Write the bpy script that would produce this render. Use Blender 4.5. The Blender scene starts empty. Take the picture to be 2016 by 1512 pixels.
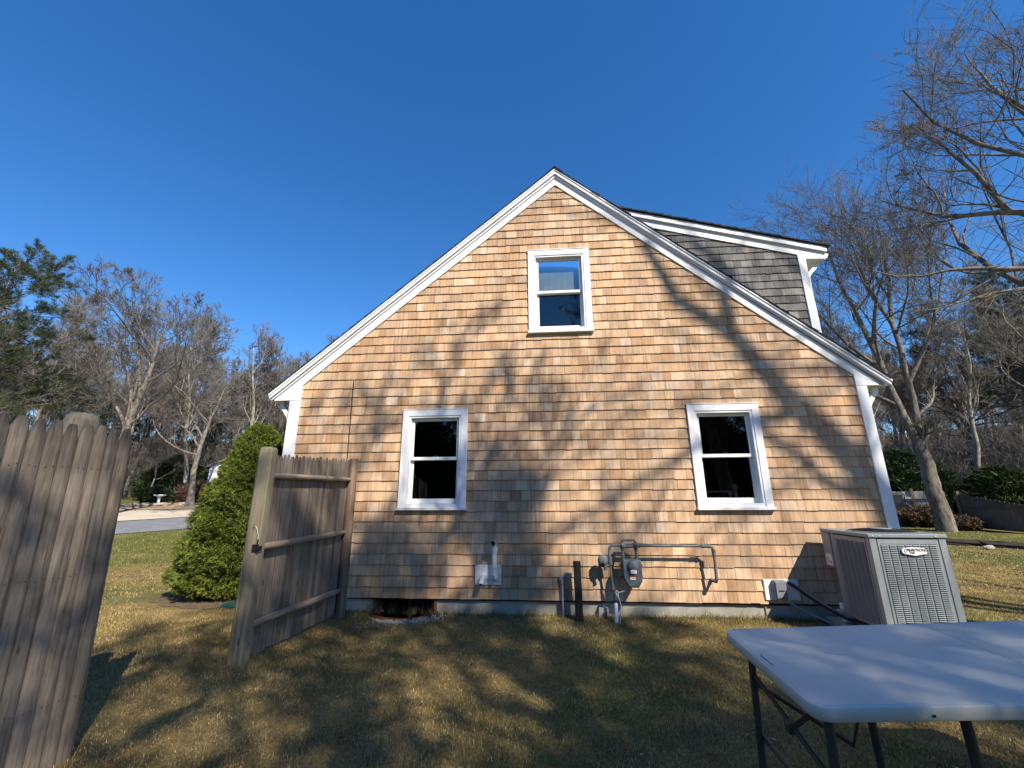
import bpy, bmesh, math, random
import numpy as np
from mathutils import Vector, Matrix

# ============================================================ camera, sky, sun, exposure
sc = bpy.context.scene
C = sc.collection
PI = math.pi

def make_camera():
    pitch, roll, yaw = .2675, -.0039, .0798
    cy, sy, cp, sp = math.cos(yaw), math.sin(yaw), math.cos(pitch), math.sin(pitch)
    fw = Vector((-sy*cp, cy*cp, sp)); rt = Vector((cy, sy, 0)); up = rt.cross(fw)
    cr, sr = math.cos(roll), math.sin(roll)
    r2 = rt*cr+up*sr; u2 = -rt*sr+up*cr
    M = Matrix(((r2.x, u2.x, -fw.x, 0), (r2.y, u2.y, -fw.y, -5.55), (r2.z, u2.z, -fw.z, 1.33), (0, 0, 0, 1)))
    cd = bpy.data.cameras.new('camera'); cd.sensor_width = 36; cd.lens = 36*828.79/2016
    cd.clip_start = .05; cd.clip_end = 1500
    o = bpy.data.objects.new('camera', cd); o.matrix_world = M; C.objects.link(o); sc.camera = o
make_camera()

SUN = Vector((.118, -.166, .188)).normalized()      # towards the sun: behind the photographer, to the right
sun_el = math.asin(SUN.z); sun_az = math.atan2(SUN.x, SUN.y)
w = bpy.data.worlds.new('World'); sc.world = w; w.use_nodes = True
nt = w.node_tree; nt.nodes.clear()
sky = nt.nodes.new('ShaderNodeTexSky'); sky.sky_type = 'NISHITA'; sky.sun_disc = False
sky.sun_elevation = sun_el; sky.sun_rotation = sun_az
sky.altitude = 300; sky.air_density = 1.0; sky.dust_density = .0; sky.ozone_density = 4.0
bg = nt.nodes.new('ShaderNodeBackground'); bg.inputs['Strength'].default_value = .10
wo = nt.nodes.new('ShaderNodeOutputWorld')
hs = nt.nodes.new('ShaderNodeHueSaturation'); hs.inputs['Hue'].default_value = .5045; hs.inputs['Saturation'].default_value = 1.27; hs.inputs['Value'].default_value = 1.28
nt.links.new(sky.outputs[0], hs.inputs['Color']); nt.links.new(hs.outputs[0], bg.inputs[0]); nt.links.new(bg.outputs[0], wo.inputs[0])
sl = bpy.data.lights.new('sun', 'SUN'); sl.energy = 5.0; sl.angle = math.radians(.53); sl.color = (1, .91, .78)
so = bpy.data.objects.new('sun', sl); so.rotation_euler = SUN.to_track_quat('Z', 'Y').to_euler(); C.objects.link(so)
vs = sc.view_settings; vs.view_transform = 'Standard'; vs.look = 'None'; vs.exposure = 0.68; vs.gamma = 1; vs.use_curve_mapping = False
sc.cycles.max_bounces = 6; sc.cycles.transparent_max_bounces = 12
sc.cycles.caustics_reflective = False; sc.cycles.caustics_refractive = False

# ============================================================ helpers: materials
MATS = {}
class NB:
    def __init__(s, name, rough=.7, spec=.3, metal=0.):
        m = bpy.data.materials.new(name); m.use_nodes = True; s.m = m; s.t = m.node_tree
        s.b = s.t.nodes['Principled BSDF']; s.b.inputs['Roughness'].default_value = rough
        s.b.inputs['Specular IOR Level'].default_value = spec; s.b.inputs['Metallic'].default_value = metal
        MATS[name] = m
    def n(s, ty, **kw):
        x = s.t.nodes.new(ty)
        for k, v in kw.items(): setattr(x, k, v)
        return x
    def l(s, a, b): s.t.links.new(a, b)
    def coord(s, scale=(1, 1, 1), kind='Object', rot=(0, 0, 0)):
        tc = s.n('ShaderNodeTexCoord'); mp = s.n('ShaderNodeMapping'); mp.inputs['Scale'].default_value = scale
        mp.inputs['Rotation'].default_value = rot
        s.l(tc.outputs[kind], mp.inputs[0]); return mp.outputs[0]
    def noise(s, vec, scale=5, detail=4, rough=.55, dist=0):
        x = s.n('ShaderNodeTexNoise'); x.inputs['Scale'].default_value = scale; x.inputs['Detail'].default_value = detail
        x.inputs['Roughness'].default_value = rough; x.inputs['Distortion'].default_value = dist
        s.l(vec, x.inputs['Vector']); return x.outputs['Fac']
    def ramp(s, fac, stops):
        x = s.n('ShaderNodeValToRGB'); e = x.color_ramp.elements
        while len(e) < len(stops): e.new(.5)
        for k, (p, c) in enumerate(stops):
            e[k].position = p; e[k].color = (*c, 1) if len(c) == 3 else c
        s.l(fac, x.inputs[0]); return x.outputs[0]
    def mix(s, a, b, fac=.5, mode='MIX'):
        x = s.n('ShaderNodeMix', data_type='RGBA', blend_type=mode)
        for sock, v in ((x.inputs[0], fac), (x.inputs[6], a), (x.inputs[7], b)):
            if isinstance(v, (int, float)): sock.default_value = v
            elif isinstance(v, tuple): sock.default_value = (*v, 1)
            else: s.l(v, sock)
        return x.outputs[2]
    def base(s, c):
        if isinstance(c, tuple): s.b.inputs['Base Color'].default_value = (*c, 1)
        else: s.l(c, s.b.inputs['Base Color'])
    def bump(s, h, strength=.3, dist=.01):
        x = s.n('ShaderNodeBump'); x.inputs['Strength'].default_value = strength; x.inputs['Distance'].default_value = dist
        s.l(h, x.inputs['Height']); s.l(x.outputs[0], s.b.inputs['Normal'])
    def attr(s, name='tint'):
        x = s.n('ShaderNodeAttribute'); x.attribute_name = name; return x.outputs['Color']

def simple(name, col, rough=.6, metal=0., spec=.3, var=.12, scale=6, bump=0):
    k = NB(name, rough, spec, metal); v = k.coord()
    f = k.noise(v, scale, 5)
    lo = tuple(max(0, c*(1-var)) for c in col); hi = tuple(c*(1+var) for c in col)
    k.base(k.ramp(f, [(.3, lo), (.7, hi)]))
    if bump: k.bump(k.noise(v, scale*12, 3), bump, .004)
    return k.m

def wood_tint(name, rough=.75, grain=(60, 60, 2.2), contrast=.35, blot=1.5, bump=.35, spec=.2):
    """wood whose basic colour per board comes from the mesh; grain runs along z"""
    k = NB(name, rough, spec); v = k.coord(grain); a = k.attr()
    g = k.noise(v, 1, 6, .6, .3); g2 = k.noise(k.coord((1, 1, .35)), blot, 4)
    c = k.mix(a, k.ramp(g, [(.3, (1-contrast,)*3), (.52, (1, 1, 1)), (.75, (1+contrast*.25,)*3)]), 1., 'MULTIPLY')
    if name == 'weathered':
        vo = k.n('ShaderNodeTexVoronoi'); vo.inputs['Scale'].default_value = 1; k.l(k.coord((8, 8, 3)), vo.inputs['Vector'])
        c = k.mix(c, k.ramp(vo.outputs['Distance'], [(.05, (.3, .26, .22)), (.10, (1, 1, 1))]), .8, 'MULTIPLY')
        c = k.mix(c, k.ramp(k.noise(k.coord((90, 90, 9)), 1, 4, .7), [(.3, (.72, .70, .68)), (.6, (1.1, 1.1, 1.1))]), .8, 'MULTIPLY')
    c = k.mix(c, k.ramp(g2, [(.35, (.86, .85, .84)), (.65, (1.08, 1.07, 1.05))]), 1., 'MULTIPLY')
    k.base(c); k.bump(g, bump, .004); return k.m
wood_tint('cedar', grain=(34, 20, 2.2), contrast=.34, bump=.3)
wood_tint('old_shingle', grain=(34, 20, 2.5), contrast=.5, bump=.4)
wood_tint('weathered', grain=(45, 45, 1.6), contrast=.55, blot=2.5, bump=.5)

def knotty(name, lo, mid, hi, grain=(38, 38, 1.3)):
    k = NB(name, .8, .2); v = k.coord(grain); g = k.noise(v, 1, 7, .62, .6)
    vo = k.n('ShaderNodeTexVoronoi'); vo.inputs['Scale'].default_value = 1.0
    k.l(k.coord((9, 9, 3.2)), vo.inputs['Vector'])
    c = k.ramp(g, [(.28, lo), (.5, mid), (.72, hi)])
    kn = k.ramp(vo.outputs['Distance'], [(.06, (.25, .2, .16)), (.13, (1, 1, 1))])
    c = k.mix(c, kn, .75, 'MULTIPLY'); k.base(c); k.bump(g, .5, .005); return k.m
knotty('post_wood', (.15, .12, .075), (.26, .22, .145), (.34, .30, .215))
knotty('post_cedar', (.10, .065, .042), (.20, .135, .09), (.29, .21, .145))
knotty('rail_wood', (.15, .11, .08), (.27, .21, .155), (.38, .31, .24), (40, 1.5, 40))
knotty('black_post', (.006, .007, .008), (.016, .018, .02), (.05, .052, .055))

def paint(name, col, rough=.45):
    k = NB(name, rough, .35); v = k.coord()
    f = k.noise(v, 1.3, 5, .6); f2 = k.noise(v, 40, 3)
    lo = tuple(c*.90 for c in col)
    c = k.ramp(f, [(.3, lo), (.65, col)]); k.base(k.mix(c, k.ramp(f2, [(.25, (.9, .9, .9)), (.45, (1, 1, 1))]), .35, 'MULTIPLY'))
    k.bump(f2, .06, .002); return k.m
paint('white_trim', (.78, .79, .80)); paint('white_vinyl', (.80, .81, .80), .35)
simple('concrete', (.36, .34, .29), .9, var=.28, scale=3.5, bump=.35)
simple('asphalt_roof', (.035, .034, .036), .95, var=.5, scale=30, bump=.6)
simple('dark_room', (.018, .016, .015), .9)  # near-black colour stands for the unlit rooms behind the panes
simple('shade_cloth', (.20, .24, .25), .8, var=.05, scale=3)
simple('pane_sky_tint', (.30, .36, .40), .8, var=.05)  # blue-grey stands for the sky mirrored in the upper window's lower pane
simple('gray_pvc', (.20, .215, .24), .5, var=.08)
simple('white_pvc', (.74, .74, .72), .4, var=.06)
simple('meter_paint', (.105, .125, .135), .55, spec=.4, var=.25, scale=18, bump=.15)
simple('pipe_paint', (.115, .12, .125), .55, spec=.4, var=.3, scale=22, bump=.15)
simple('rust', (.16, .06, .028), .85, var=.5, scale=20, bump=.4)
simple('black_metal', (.012, .012, .013), .5, spec=.4)
simple('black_rubber', (.018, .018, .02), .6)
simple('copper_line', (.24, .2, .18), .45)
simple('ac_paint', (.25, .275, .285), .42, spec=.45, var=.06, scale=3, bump=.05)
simple('ac_dark', (.02, .02, .021), .8)
simple('badge_metal', (.72, .73, .72), .3, spec=.6, var=.03)
simple('label_white', (.7, .7, .68), .5, var=.04)
simple('label_red', (.45, .06, .03), .5, var=.1)
simple('ink', (.03, .035, .04), .6)
simple('table_leg', (.055, .05, .042), .5, spec=.4, var=.2, scale=12)
simple('stone_pale', (.33, .29, .23), .9, var=.35, scale=3, bump=.4)
simple('pebble', (.34, .32, .28), .85, var=.4, scale=25)
simple('green_plastic', (.02, .07, .055), .6)
simple('far_white', (.72, .73, .74), .6)
simple('far_roof', (.10, .10, .10), .9, var=.3)
simple('chair_mesh', (.085, .08, .072), .7, var=.2)
simple('fence_far', (.40, .37, .32), .85, var=.25, scale=2)
simple('fence_shaded', (.11, .095, .08), .9, var=.35, scale=2)  # dark tone carries the shade this fence stands in
simple('mulch_red', (.14, .07, .045), .95, var=.5, scale=14, bump=.5)
simple('cable_white', (.6, .58, .54), .6)

def table_mat():
    k = NB('table_plastic', .5, .3); v = k.coord()
    f = k.noise(v, 230, 2, .5); f2 = k.noise(v, 2.2, 4)
    k.base(k.mix(k.ramp(f2, [(.3, (.56, .55, .475)), (.7, (.64, .63, .55))]), k.ramp(f, [(.3, (.88, .88, .88)), (.6, (1, 1, 1))]), .6, 'MULTIPLY'))
    k.bump(f, .55, .0015)
table_mat()

def glass_mat():
    m = bpy.data.materials.new('window_glass'); m.use_nodes = True; t = m.node_tree; t.nodes.clear(); MATS['window_glass'] = m
    o = t.nodes.new('ShaderNodeOutputMaterial'); mx = t.nodes.new('ShaderNodeMixShader'); tr = t.nodes.new('ShaderNodeBsdfTransparent')
    gl = t.nodes.new('ShaderNodeBsdfGlossy'); gl.inputs['Roughness'].default_value = .0
    fr = t.nodes.new('ShaderNodeFresnel'); fr.inputs['IOR'].default_value = 1.95
    tr.inputs['Color'].default_value = (.78, .82, .82, 1)
    t.links.new(fr.outputs[0], mx.inputs[0]); t.links.new(tr.outputs[0], mx.inputs[1]); t.links.new(gl.outputs[0], mx.inputs[2]); t.links.new(mx.outputs[0], o.inputs[0])
glass_mat()

def bark_mat(name, lo, hi):
    k = NB(name, .9, .15); v = k.coord((1, 1, .45))
    f = k.noise(v, 9, 5, .65); f2 = k.noise(v, 1.1, 3)
    c = k.ramp(f, [(.3, lo), (.62, hi)]); k.base(k.mix(c, k.ramp(f2, [(.35, (.75, .75, .72)), (.65, (1.15, 1.15, 1.1))]), 1., 'MULTIPLY'))
    k.bump(f, .7, .03)
bark_mat('bark_grey', (.065, .055, .046), (.24, .21, .18)); bark_mat('twig_brown', (.095, .084, .076), (.235, .212, .19))
bark_mat('bark_pale', (.15, .13, .11), (.40, .37, .33)); bark_mat('bark_pine', (.075, .05, .04), (.19, .13, .105))

def leaf_mat(name, rough=.6, trans=.0):
    k = NB(name, rough, .25); k.base(k.attr()); 
    return k.m
leaf_mat('needles'); leaf_mat('blade', .7)

def ground_mat():
    k = NB('lawn', .95, .1); v = k.coord()
    big = k.noise(v, .35, 5, .6, .4); mid = k.noise(v, 2.4, 6, .65, .3); fine = k.noise(v, 38, 5, .7); fib = k.noise(k.coord((1, 1.6, 1)), 120, 3, .7)
    a = k.ramp(mid, [(.28, (.12, .085, .04)), (.48, (.22, .16, .066)), (.7, (.32, .24, .10))])
    b = k.ramp(mid, [(.3, (.06, .082, .022)), (.55, (.105, .125, .036)), (.75, (.17, .165, .06))])
    # greener strip far out on the lawn
    sx = k.n('ShaderNodeSeparateXYZ'); k.l(v, sx.inputs[0])
    mr = k.n('ShaderNodeMapRange'); mr.inputs[1].default_value = 2.5; mr.inputs[2].default_value = 6.; k.l(sx.outputs[1], mr.inputs[0])
    ad = k.n('ShaderNodeMath', operation='MULTIPLY_ADD'); k.l(mr.outputs[0], ad.inputs[0]); ad.inputs[1].default_value = .20; k.l(big, ad.inputs[2])
    g = k.ramp(ad.outputs[0], [(.5, (0, 0, 0)), (.68, (1, 1, 1))])
    c = k.mix(a, b, g)
    c = k.mix(c, k.ramp(fine, [(.25, (.45, .42, .4)), (.5, (1, 1, 1)), (.75, (1.45, 1.4, 1.3))]), 1., 'MULTIPLY')
    c = k.mix(c, k.ramp(fib, [(.3, (.6, .6, .6)), (.6, (1.25, 1.25, 1.2))]), .8, 'MULTIPLY')
    k.base(c); k.bump(fine, .9, .03)
ground_mat()
def rough_ground(name, lo, hi, scale=12, b=.4):
    k = NB(name, .95, .15); v = k.coord(); f = k.noise(v, scale, 6, .7); g = k.noise(v, scale*.08, 4)
    c = k.ramp(f, [(.3, lo), (.7, hi)]); k.base(k.mix(c, k.ramp(g, [(.3, (.8, .8, .8)), (.7, (1.15, 1.15, 1.12))]), 1., 'MULTIPLY')); k.bump(f, b, .03)
rough_ground('asphalt', (.15, .155, .165), (.24, .245, .255), 25, .2)
rough_ground('sand', (.40, .33, .24), (.62, .54, .42), 14)
rough_ground('straw', (.22, .14, .07), (.52, .38, .22), 5, .8)
rough_ground('leaf_litter', (.06, .042, .028), (.19, .13, .08), 4, .8)
rough_ground('dark_mulch', (.022, .017, .014), (.075, .055, .045), 16, .9)
rough_ground('bare_soil', (.07, .05, .033), (.20, .15, .09), 18, .9)

# ============================================================ helpers: objects
def tag(o, label, cat, group=None, kind=None):
    if label: o['label'] = label
    if cat: o['category'] = cat
    if group: o['group'] = group
    if kind: o['kind'] = kind
    return o
def thing(name, label, cat, loc=(0, 0, 0), group=None, rot=None):
    o = bpy.data.objects.new(name, None); o.empty_display_size = .2; C.objects.link(o); o.location = loc
    if rot is not None: o.rotation_euler = rot
    return tag(o, label, cat, group)

class MB:
    """collects shapes, then links them as one mesh object"""
    def __init__(s): s.v = []; s.f = []; s.mi = []; s.c = []; s.sm = []; s.mats = []
    def mat(s, name):
        if name not in s.mats: s.mats.append(name)
        return s.mats.index(name)
    def add(s, verts, faces, mat, col=None, smooth=False):
        o = len(s.v); s.v += [tuple(p) for p in verts]; k = s.mat(mat)
        for f in faces:
            s.f.append([i+o for i in f]); s.mi.append(k); s.c.append(col or (1, 1, 1)); s.sm.append(smooth)
    def box(s, x0, x1, y0, y1, z0, z1, mat, col=None, M=None, bev=0):
        if bev:
            b = min(bev, (x1-x0)*.45, (y1-y0)*.45, (z1-z0)*.45)
            # chamfered box: 24 verts
            vs, idx = [], {}
            for sx in (0, 1):
                for sy in (0, 1):
                    for sz in (0, 1):
                        c = [(x0, x1)[sx], (y0, y1)[sy], (z0, z1)[sz]]; d = [b*(1-2*sx), b*(1-2*sy), b*(1-2*sz)]
                        for ax in range(3):
                            p = [c[i] + (0 if i == ax else d[i]) for i in range(3)]
                            idx[sx, sy, sz, ax] = len(vs); vs.append(p)
            fs = []
            for ax in range(3):
                o1, o2 = [i for i in range(3) if i != ax]
                for sd in (0, 1):
                    q = []
                    for a, bb in ((0, 0), (1, 0), (1, 1), (0, 1)):
                        t = [0, 0, 0]; t[ax] = sd; t[o1] = a; t[o2] = bb; q.append(idx[t[0], t[1], t[2], ax])
                    fs.append(q)
            for ax in range(3):
                o1, o2 = [i for i in range(3) if i != ax]
                for a in (0, 1):
                    for bb in (0, 1):
                        t0 = [0, 0, 0]; t1 = [0, 0, 0]; t0[o1] = t1[o1] = a; t0[o2] = t1[o2] = bb; t1[ax] = 1
                        fs.append([idx[(*t0, o1)], idx[(*t1, o1)], idx[(*t1, o2)], idx[(*t0, o2)]])
            for sx in (0, 1):
                for sy in (0, 1):
                    for sz in (0, 1): fs.append([idx[sx, sy, sz, a] for a in range(3)])
        else:
            vs = [(x, y, z) for x in (x0, x1) for y in (y0, y1) for z in (z0, z1)]
            fs = [(0, 1, 3, 2), (4, 6, 7, 5), (0, 4, 5, 1), (2, 3, 7, 6), (0, 2, 6, 4), (1, 5, 7, 3)]
        if M is not None: vs = [M @ Vector(p) for p in vs]
        s.add(vs, fs, mat, col)
    def prism(s, poly, axis, a0, a1, mat, col=None):
        """poly: 2D outline; axis 'y' extrudes an xz outline along y, 'z' an xy outline, 'x' a yz outline"""
        n = len(poly)
        def P(p, a): return {'y': (p[0], a, p[1]), 'z': (p[0], p[1], a), 'x': (a, p[0], p[1])}[axis]
        vs = [P(p, a0) for p in poly]+[P(p, a1) for p in poly]
        fs = [list(range(n))[::-1], list(range(n, 2*n))]+[(i, (i+1) % n, (i+1) % n+n, i+n) for i in range(n)]
        s.add(vs, fs, mat, col)
    def tube(s, pts, r, mat, n=12, col=None, smooth=True, caps=True):
        pts = [Vector(p) for p in pts]; rs = r if isinstance(r, (list, tuple)) else [r]*len(pts)
        vs, fs = [], []; ref = None
        for i, p in enumerate(pts):
            t = (pts[min(i+1, len(pts)-1)]-pts[max(i-1, 0)]).normalized()
            if ref is None: ref = Vector((0, 0, 1)).cross(t) if abs(t.z) < .9 else Vector((1, 0, 0)).cross(t)
            ref = (ref-t*ref.dot(t)).normalized(); b = t.cross(ref)
            for k in range(n):
                a = 2*PI*k/n; vs.append(p+(ref*math.cos(a)+b*math.sin(a))*rs[i])
        for i in range(len(pts)-1):
            for k in range(n): fs.append((i*n+k, i*n+(k+1) % n, (i+1)*n+(k+1) % n, (i+1)*n+k))
        s.add(vs, fs, mat, col, smooth)
        if caps: 
            s.add(vs[:n], [list(range(n))[::-1]], mat, col); s.add(vs[-n:], [list(range(n))], mat, col)
    def lathe(s, prof, mat, centre=(0, 0, 0), n=20, M=None, smooth=True):
        vs, fs = [], []
        for r, z in prof:
            for k in range(n): vs.append(Vector((r*math.cos(2*PI*k/n), r*math.sin(2*PI*k/n), z)))
        for i in range(len(prof)-1):
            for k in range(n): fs.append((i*n+k, i*n+(k+1) % n, (i+1)*n+(k+1) % n, (i+1)*n+k))
        fs.append(list(range(n))[::-1]); fs.append(list(range((len(prof)-1)*n, len(prof)*n)))
        if M is not None: vs = [M @ p for p in vs]
        vs = [p+Vector(centre) for p in vs]
        s.add(vs, fs, mat, None, smooth)
    def build(s, name, parent=None, world=True, autosmooth=False):
        me = bpy.data.meshes.new(name)
        v = s.v
        if parent is not None and world:
            off = Vector(parent.location); p = parent.parent
            while p is not None: off = off+Vector(p.location); p = p.parent
            v = [(a-off.x, b-off.y, c-off.z) for a, b, c in v]
        me.from_pydata(v, [], s.f); 
        for m in s.mats: me.materials.append(MATS[m])
        me.polygons.foreach_set('material_index', s.mi); me.polygons.foreach_set('use_smooth', s.sm)
        at = me.attributes.new('tint', 'FLOAT_COLOR', 'FACE')
        at.data.foreach_set('color', np.array([(*c, 1) for c in s.c], dtype=np.float32).ravel())
        me.update()
        bm = bmesh.new(); bm.from_mesh(me); bmesh.ops.recalc_face_normals(bm, faces=bm.faces); bm.to_mesh(me); bm.free()
        if autosmooth:
            try: me.shade_flat() if False else None
            except Exception: pass
        o = bpy.data.objects.new(name, me); C.objects.link(o)
        if parent is not None: o.parent = parent
        return o

def np_mesh(name, verts, faces_flat, nper, mats, midx=None, tint=None, smooth=False):
    """fast mesh from numpy: faces all have nper corners"""
    me = bpy.data.meshes.new(name); nv = len(verts); nf = len(faces_flat)//nper
    me.vertices.add(nv); me.vertices.foreach_set('co', verts.astype(np.float32).ravel())
    me.loops.add(nf*nper); me.loops.foreach_set('vertex_index', faces_flat.astype(np.int32))
    me.polygons.add(nf); me.polygons.foreach_set('loop_start', np.arange(0, nf*nper, nper, dtype=np.int32))
    try: me.polygons.foreach_set('loop_total', np.full(nf, nper, dtype=np.int32))
    except Exception: pass
    for m in mats: me.materials.append(MATS[m])
    if midx is not None: me.polygons.foreach_set('material_index', midx.astype(np.int32))
    if smooth: me.polygons.foreach_set('use_smooth', np.ones(nf, dtype=bool))
    if tint is not None:
        at = me.attributes.new('tint', 'FLOAT_COLOR', 'FACE')
        at.data.foreach_set('color', np.concatenate([tint, np.ones((nf, 1))], 1).astype(np.float32).ravel())
    me.update(calc_edges=True); me.validate(); return me
def link(name, me, parent=None, loc=(0, 0, 0)):
    o = bpy.data.objects.new(name, me); C.objects.link(o); o.location = loc
    if parent is not None: o.parent = parent
    return o

def text_mesh(name, body, size, parent, mat, loc, rot, extrude=.0008, bold=0., align='CENTER'):
    cu = bpy.data.curves.new('lettering', 'FONT'); cu.body = body; cu.size = size; cu.extrude = extrude; cu.align_x = align; cu.align_y = 'CENTER'; cu.offset = bold
    tmp = bpy.data.objects.new('lettering_source', cu); C.objects.link(tmp)
    dg = bpy.context.evaluated_depsgraph_get(); dg.update()
    me = bpy.data.meshes.new_from_object(tmp.evaluated_get(dg)); C.objects.unlink(tmp); bpy.data.objects.remove(tmp)
    me.materials.clear(); me.materials.append(MATS[mat])
    o = bpy.data.objects.new(name, me); C.objects.link(o); o.parent = parent; o.location = loc; o.rotation_euler = rot
    return o

# ============================================================ terrain
def terr(x, y):
    x = np.asarray(x, float); y = np.asarray(y, float)
    d = np.hypot(x, y+5.55); t = np.clip(d-17, 0, 60)
    z = .05*(t*t/(t+3))*np.clip((y+4)/4, 0, 1)+.17*np.clip(d-64, 0, 90)*np.clip((y+4)/30, 0, 1)
    near = np.clip(1-d/16, 0, 1)
    return z+.012*near*(np.sin(x*2.3+1.1*y)*np.sin(y*1.9-.7*x))

def ground():
    a = np.concatenate([np.linspace(-250, -60, 14)[:-1], np.linspace(-60, -14, 40)[:-1], np.linspace(-14, -2.25, 50)[:-1], np.linspace(-2.25, -1.28, 40)[:-1], np.linspace(-1.28, 16, 70)[:-1], np.linspace(16, 60, 40)[:-1], np.linspace(60, 250, 14)])
    b = np.concatenate([np.linspace(-250, -40, 10)[:-1], np.linspace(-40, -8, 20)[:-1], np.linspace(-8, -.55, 50)[:-1], np.linspace(-.55, .4, 40)[:-1], np.linspace(.4, 8, 40)[:-1], np.linspace(8, 70, 60)[:-1], np.linspace(70, 300, 14)])
    X, Y = np.meshgrid(a, b, indexing='ij'); pit = ((((X+1.765)/.40)**2+((Y-.02)/.355)**2 < 1) & (Y < .3)) | ((np.abs(X+1.77) < .38) & (Y > 0) & (Y < .28))
    V = np.stack([X, Y, terr(X, Y)-.5*pit], -1).reshape(-1, 3)
    n, m = len(a), len(b); I = np.arange(n*m).reshape(n, m)
    F = np.stack([I[:-1, :-1], I[1:, :-1], I[1:, 1:], I[:-1, 1:]], -1).reshape(-1)
    o = link('ground', np_mesh('ground', V, F, 4, ['lawn'], smooth=True)); o['kind'] = 'structure'
ground()

def draped(name, poly, mat, lift=.02, step=1.0, kind='structure', wob=0, seed=1):
    """a sheet that follows the terrain between two edge polylines (near, far)"""
    near, far = poly; rr = random.Random(seed); n = 40; m = 8; vs = []; fs = []
    def at(pl, t):
        t *= len(pl)-1; i = min(int(t), len(pl)-2); u = t-i
        return pl[i][0]*(1-u)+pl[i+1][0]*u, pl[i][1]*(1-u)+pl[i+1][1]*u
    for i in range(n+1):
        p, q = at(near, i/n), at(far, i/n); j0, j1 = rr.uniform(-wob, wob), rr.uniform(-wob, wob)
        for j in range(m+1):
            u = j/m; s = (1-u)*j0+u*j1; x = p[0]*(1-u)+q[0]*u; y = p[1]*(1-u)+q[1]*u+s
            vs.append((x, y, float(terr(x, y))+lift))
    for i in range(n):
        for j in range(m): a = i*(m+1)+j; fs.append((a, a+1, a+m+2, a+m+1))
    b = MB(); b.add(vs, fs, mat, None, True); o = b.build(name); o['kind'] = kind; return o
draped('road', ([(-60, -44), (-15.9, 9.0), (-14.7, 12.6), (-13.9, 22), (-14, 80)], [(-68, -44), (-20, 12.2), (-18.6, 17.3), (-17.8, 24), (-18, 80)]), 'asphalt', .02)
draped('sand_shoulder', ([(-68, -44), (-20, 12.2), (-18.6, 17.3), (-17.9, 24)], [(-74, -44), (-25.4, 17), (-22.6, 21.8), (-21, 27)]), 'sand', .045, wob=.15, seed=3)
draped('straw_bed', ([(-70, -38), (-25.2, 16.9), (-22.4, 21.8), (-20, 28)], [(-78, -34), (-30, 20), (-25.5, 26), (-22, 34)]), 'straw', .065, wob=.25, seed=4)
draped('woods_floor', ([(-130, -20), (-44, 30), (-36, 40), (-20, 46), (0, 48)], [(-230, 60), (-150, 120), (-90, 160), (-40, 200), (0, 200)]), 'leaf_litter', .05, wob=.4, seed=5)
draped('back_woods_floor', ([(0, 44), (14, 30), (20, 20), (26, 12), (34, -2)], [(0, 200), (60, 160), (100, 110), (140, 60), (160, 10)]), 'leaf_litter', .055, wob=.3, seed=6)
draped('mulch_bed', ([(10.6, 9.6), (12.3, 7.6), (13.6, 5.6)], [(11.4, 10.8), (13.1, 8.9), (14.7, 6.3)]), 'dark_mulch', .03, wob=.32, seed=8)
def disc(name, cx, cy, rx, ry, mat, lift, seed):
    rr = random.Random(seed); b = MB(); vs = [(cx, cy, float(terr(cx, cy))+lift)]; n = 36
    for ring in (.5, .8, 1):
        for k in range(n):
            a = 2*PI*k/n; q = ring*(1+(.12*rr.uniform(-1, 1) if ring == 1 else 0)); x, y = cx+rx*q*math.cos(a), cy+ry*q*math.sin(a)
            vs.append((x, y, float(terr(x, y))+lift*(1 if ring < 1 else .3)))
    fs = [(0, 1+k, 1+(k+1) % n) for k in range(n)]+[(1+r*n+k, 1+(r+1)*n+k, 1+(r+1)*n+(k+1) % n, 1+r*n+(k+1) % n) for r in (0, 1) for k in range(n)]
    b.add(vs, fs, mat, None, True); o = b.build(name); o['kind'] = 'structure'; return o
disc('soil_patch', -4.68, .95, 1.02, .95, 'bare_soil', .02, 11)

# ============================================================ house
XA, SL = .24, .853                                # ridge x, roof slope
HZ = .169                                         # lowest shingle edge
WIN = {'left': (-1.932, -1.042, 1.198, 2.514), 'right': (1.830, 2.720, 1.194, 2.510), 'upper': (-.201, .696, 3.572, 4.890)}
house = thing('shingled_house', 'gabled house with fresh cedar shingle end wall and white trim', 'house', (XA, 0, 0))
YB = 10.6                                         # rear end of the house
XL, XR = -3.57, 4.07
def ztop(x, off=0): return 6.285-SL*abs(x-XA)+off

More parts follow.
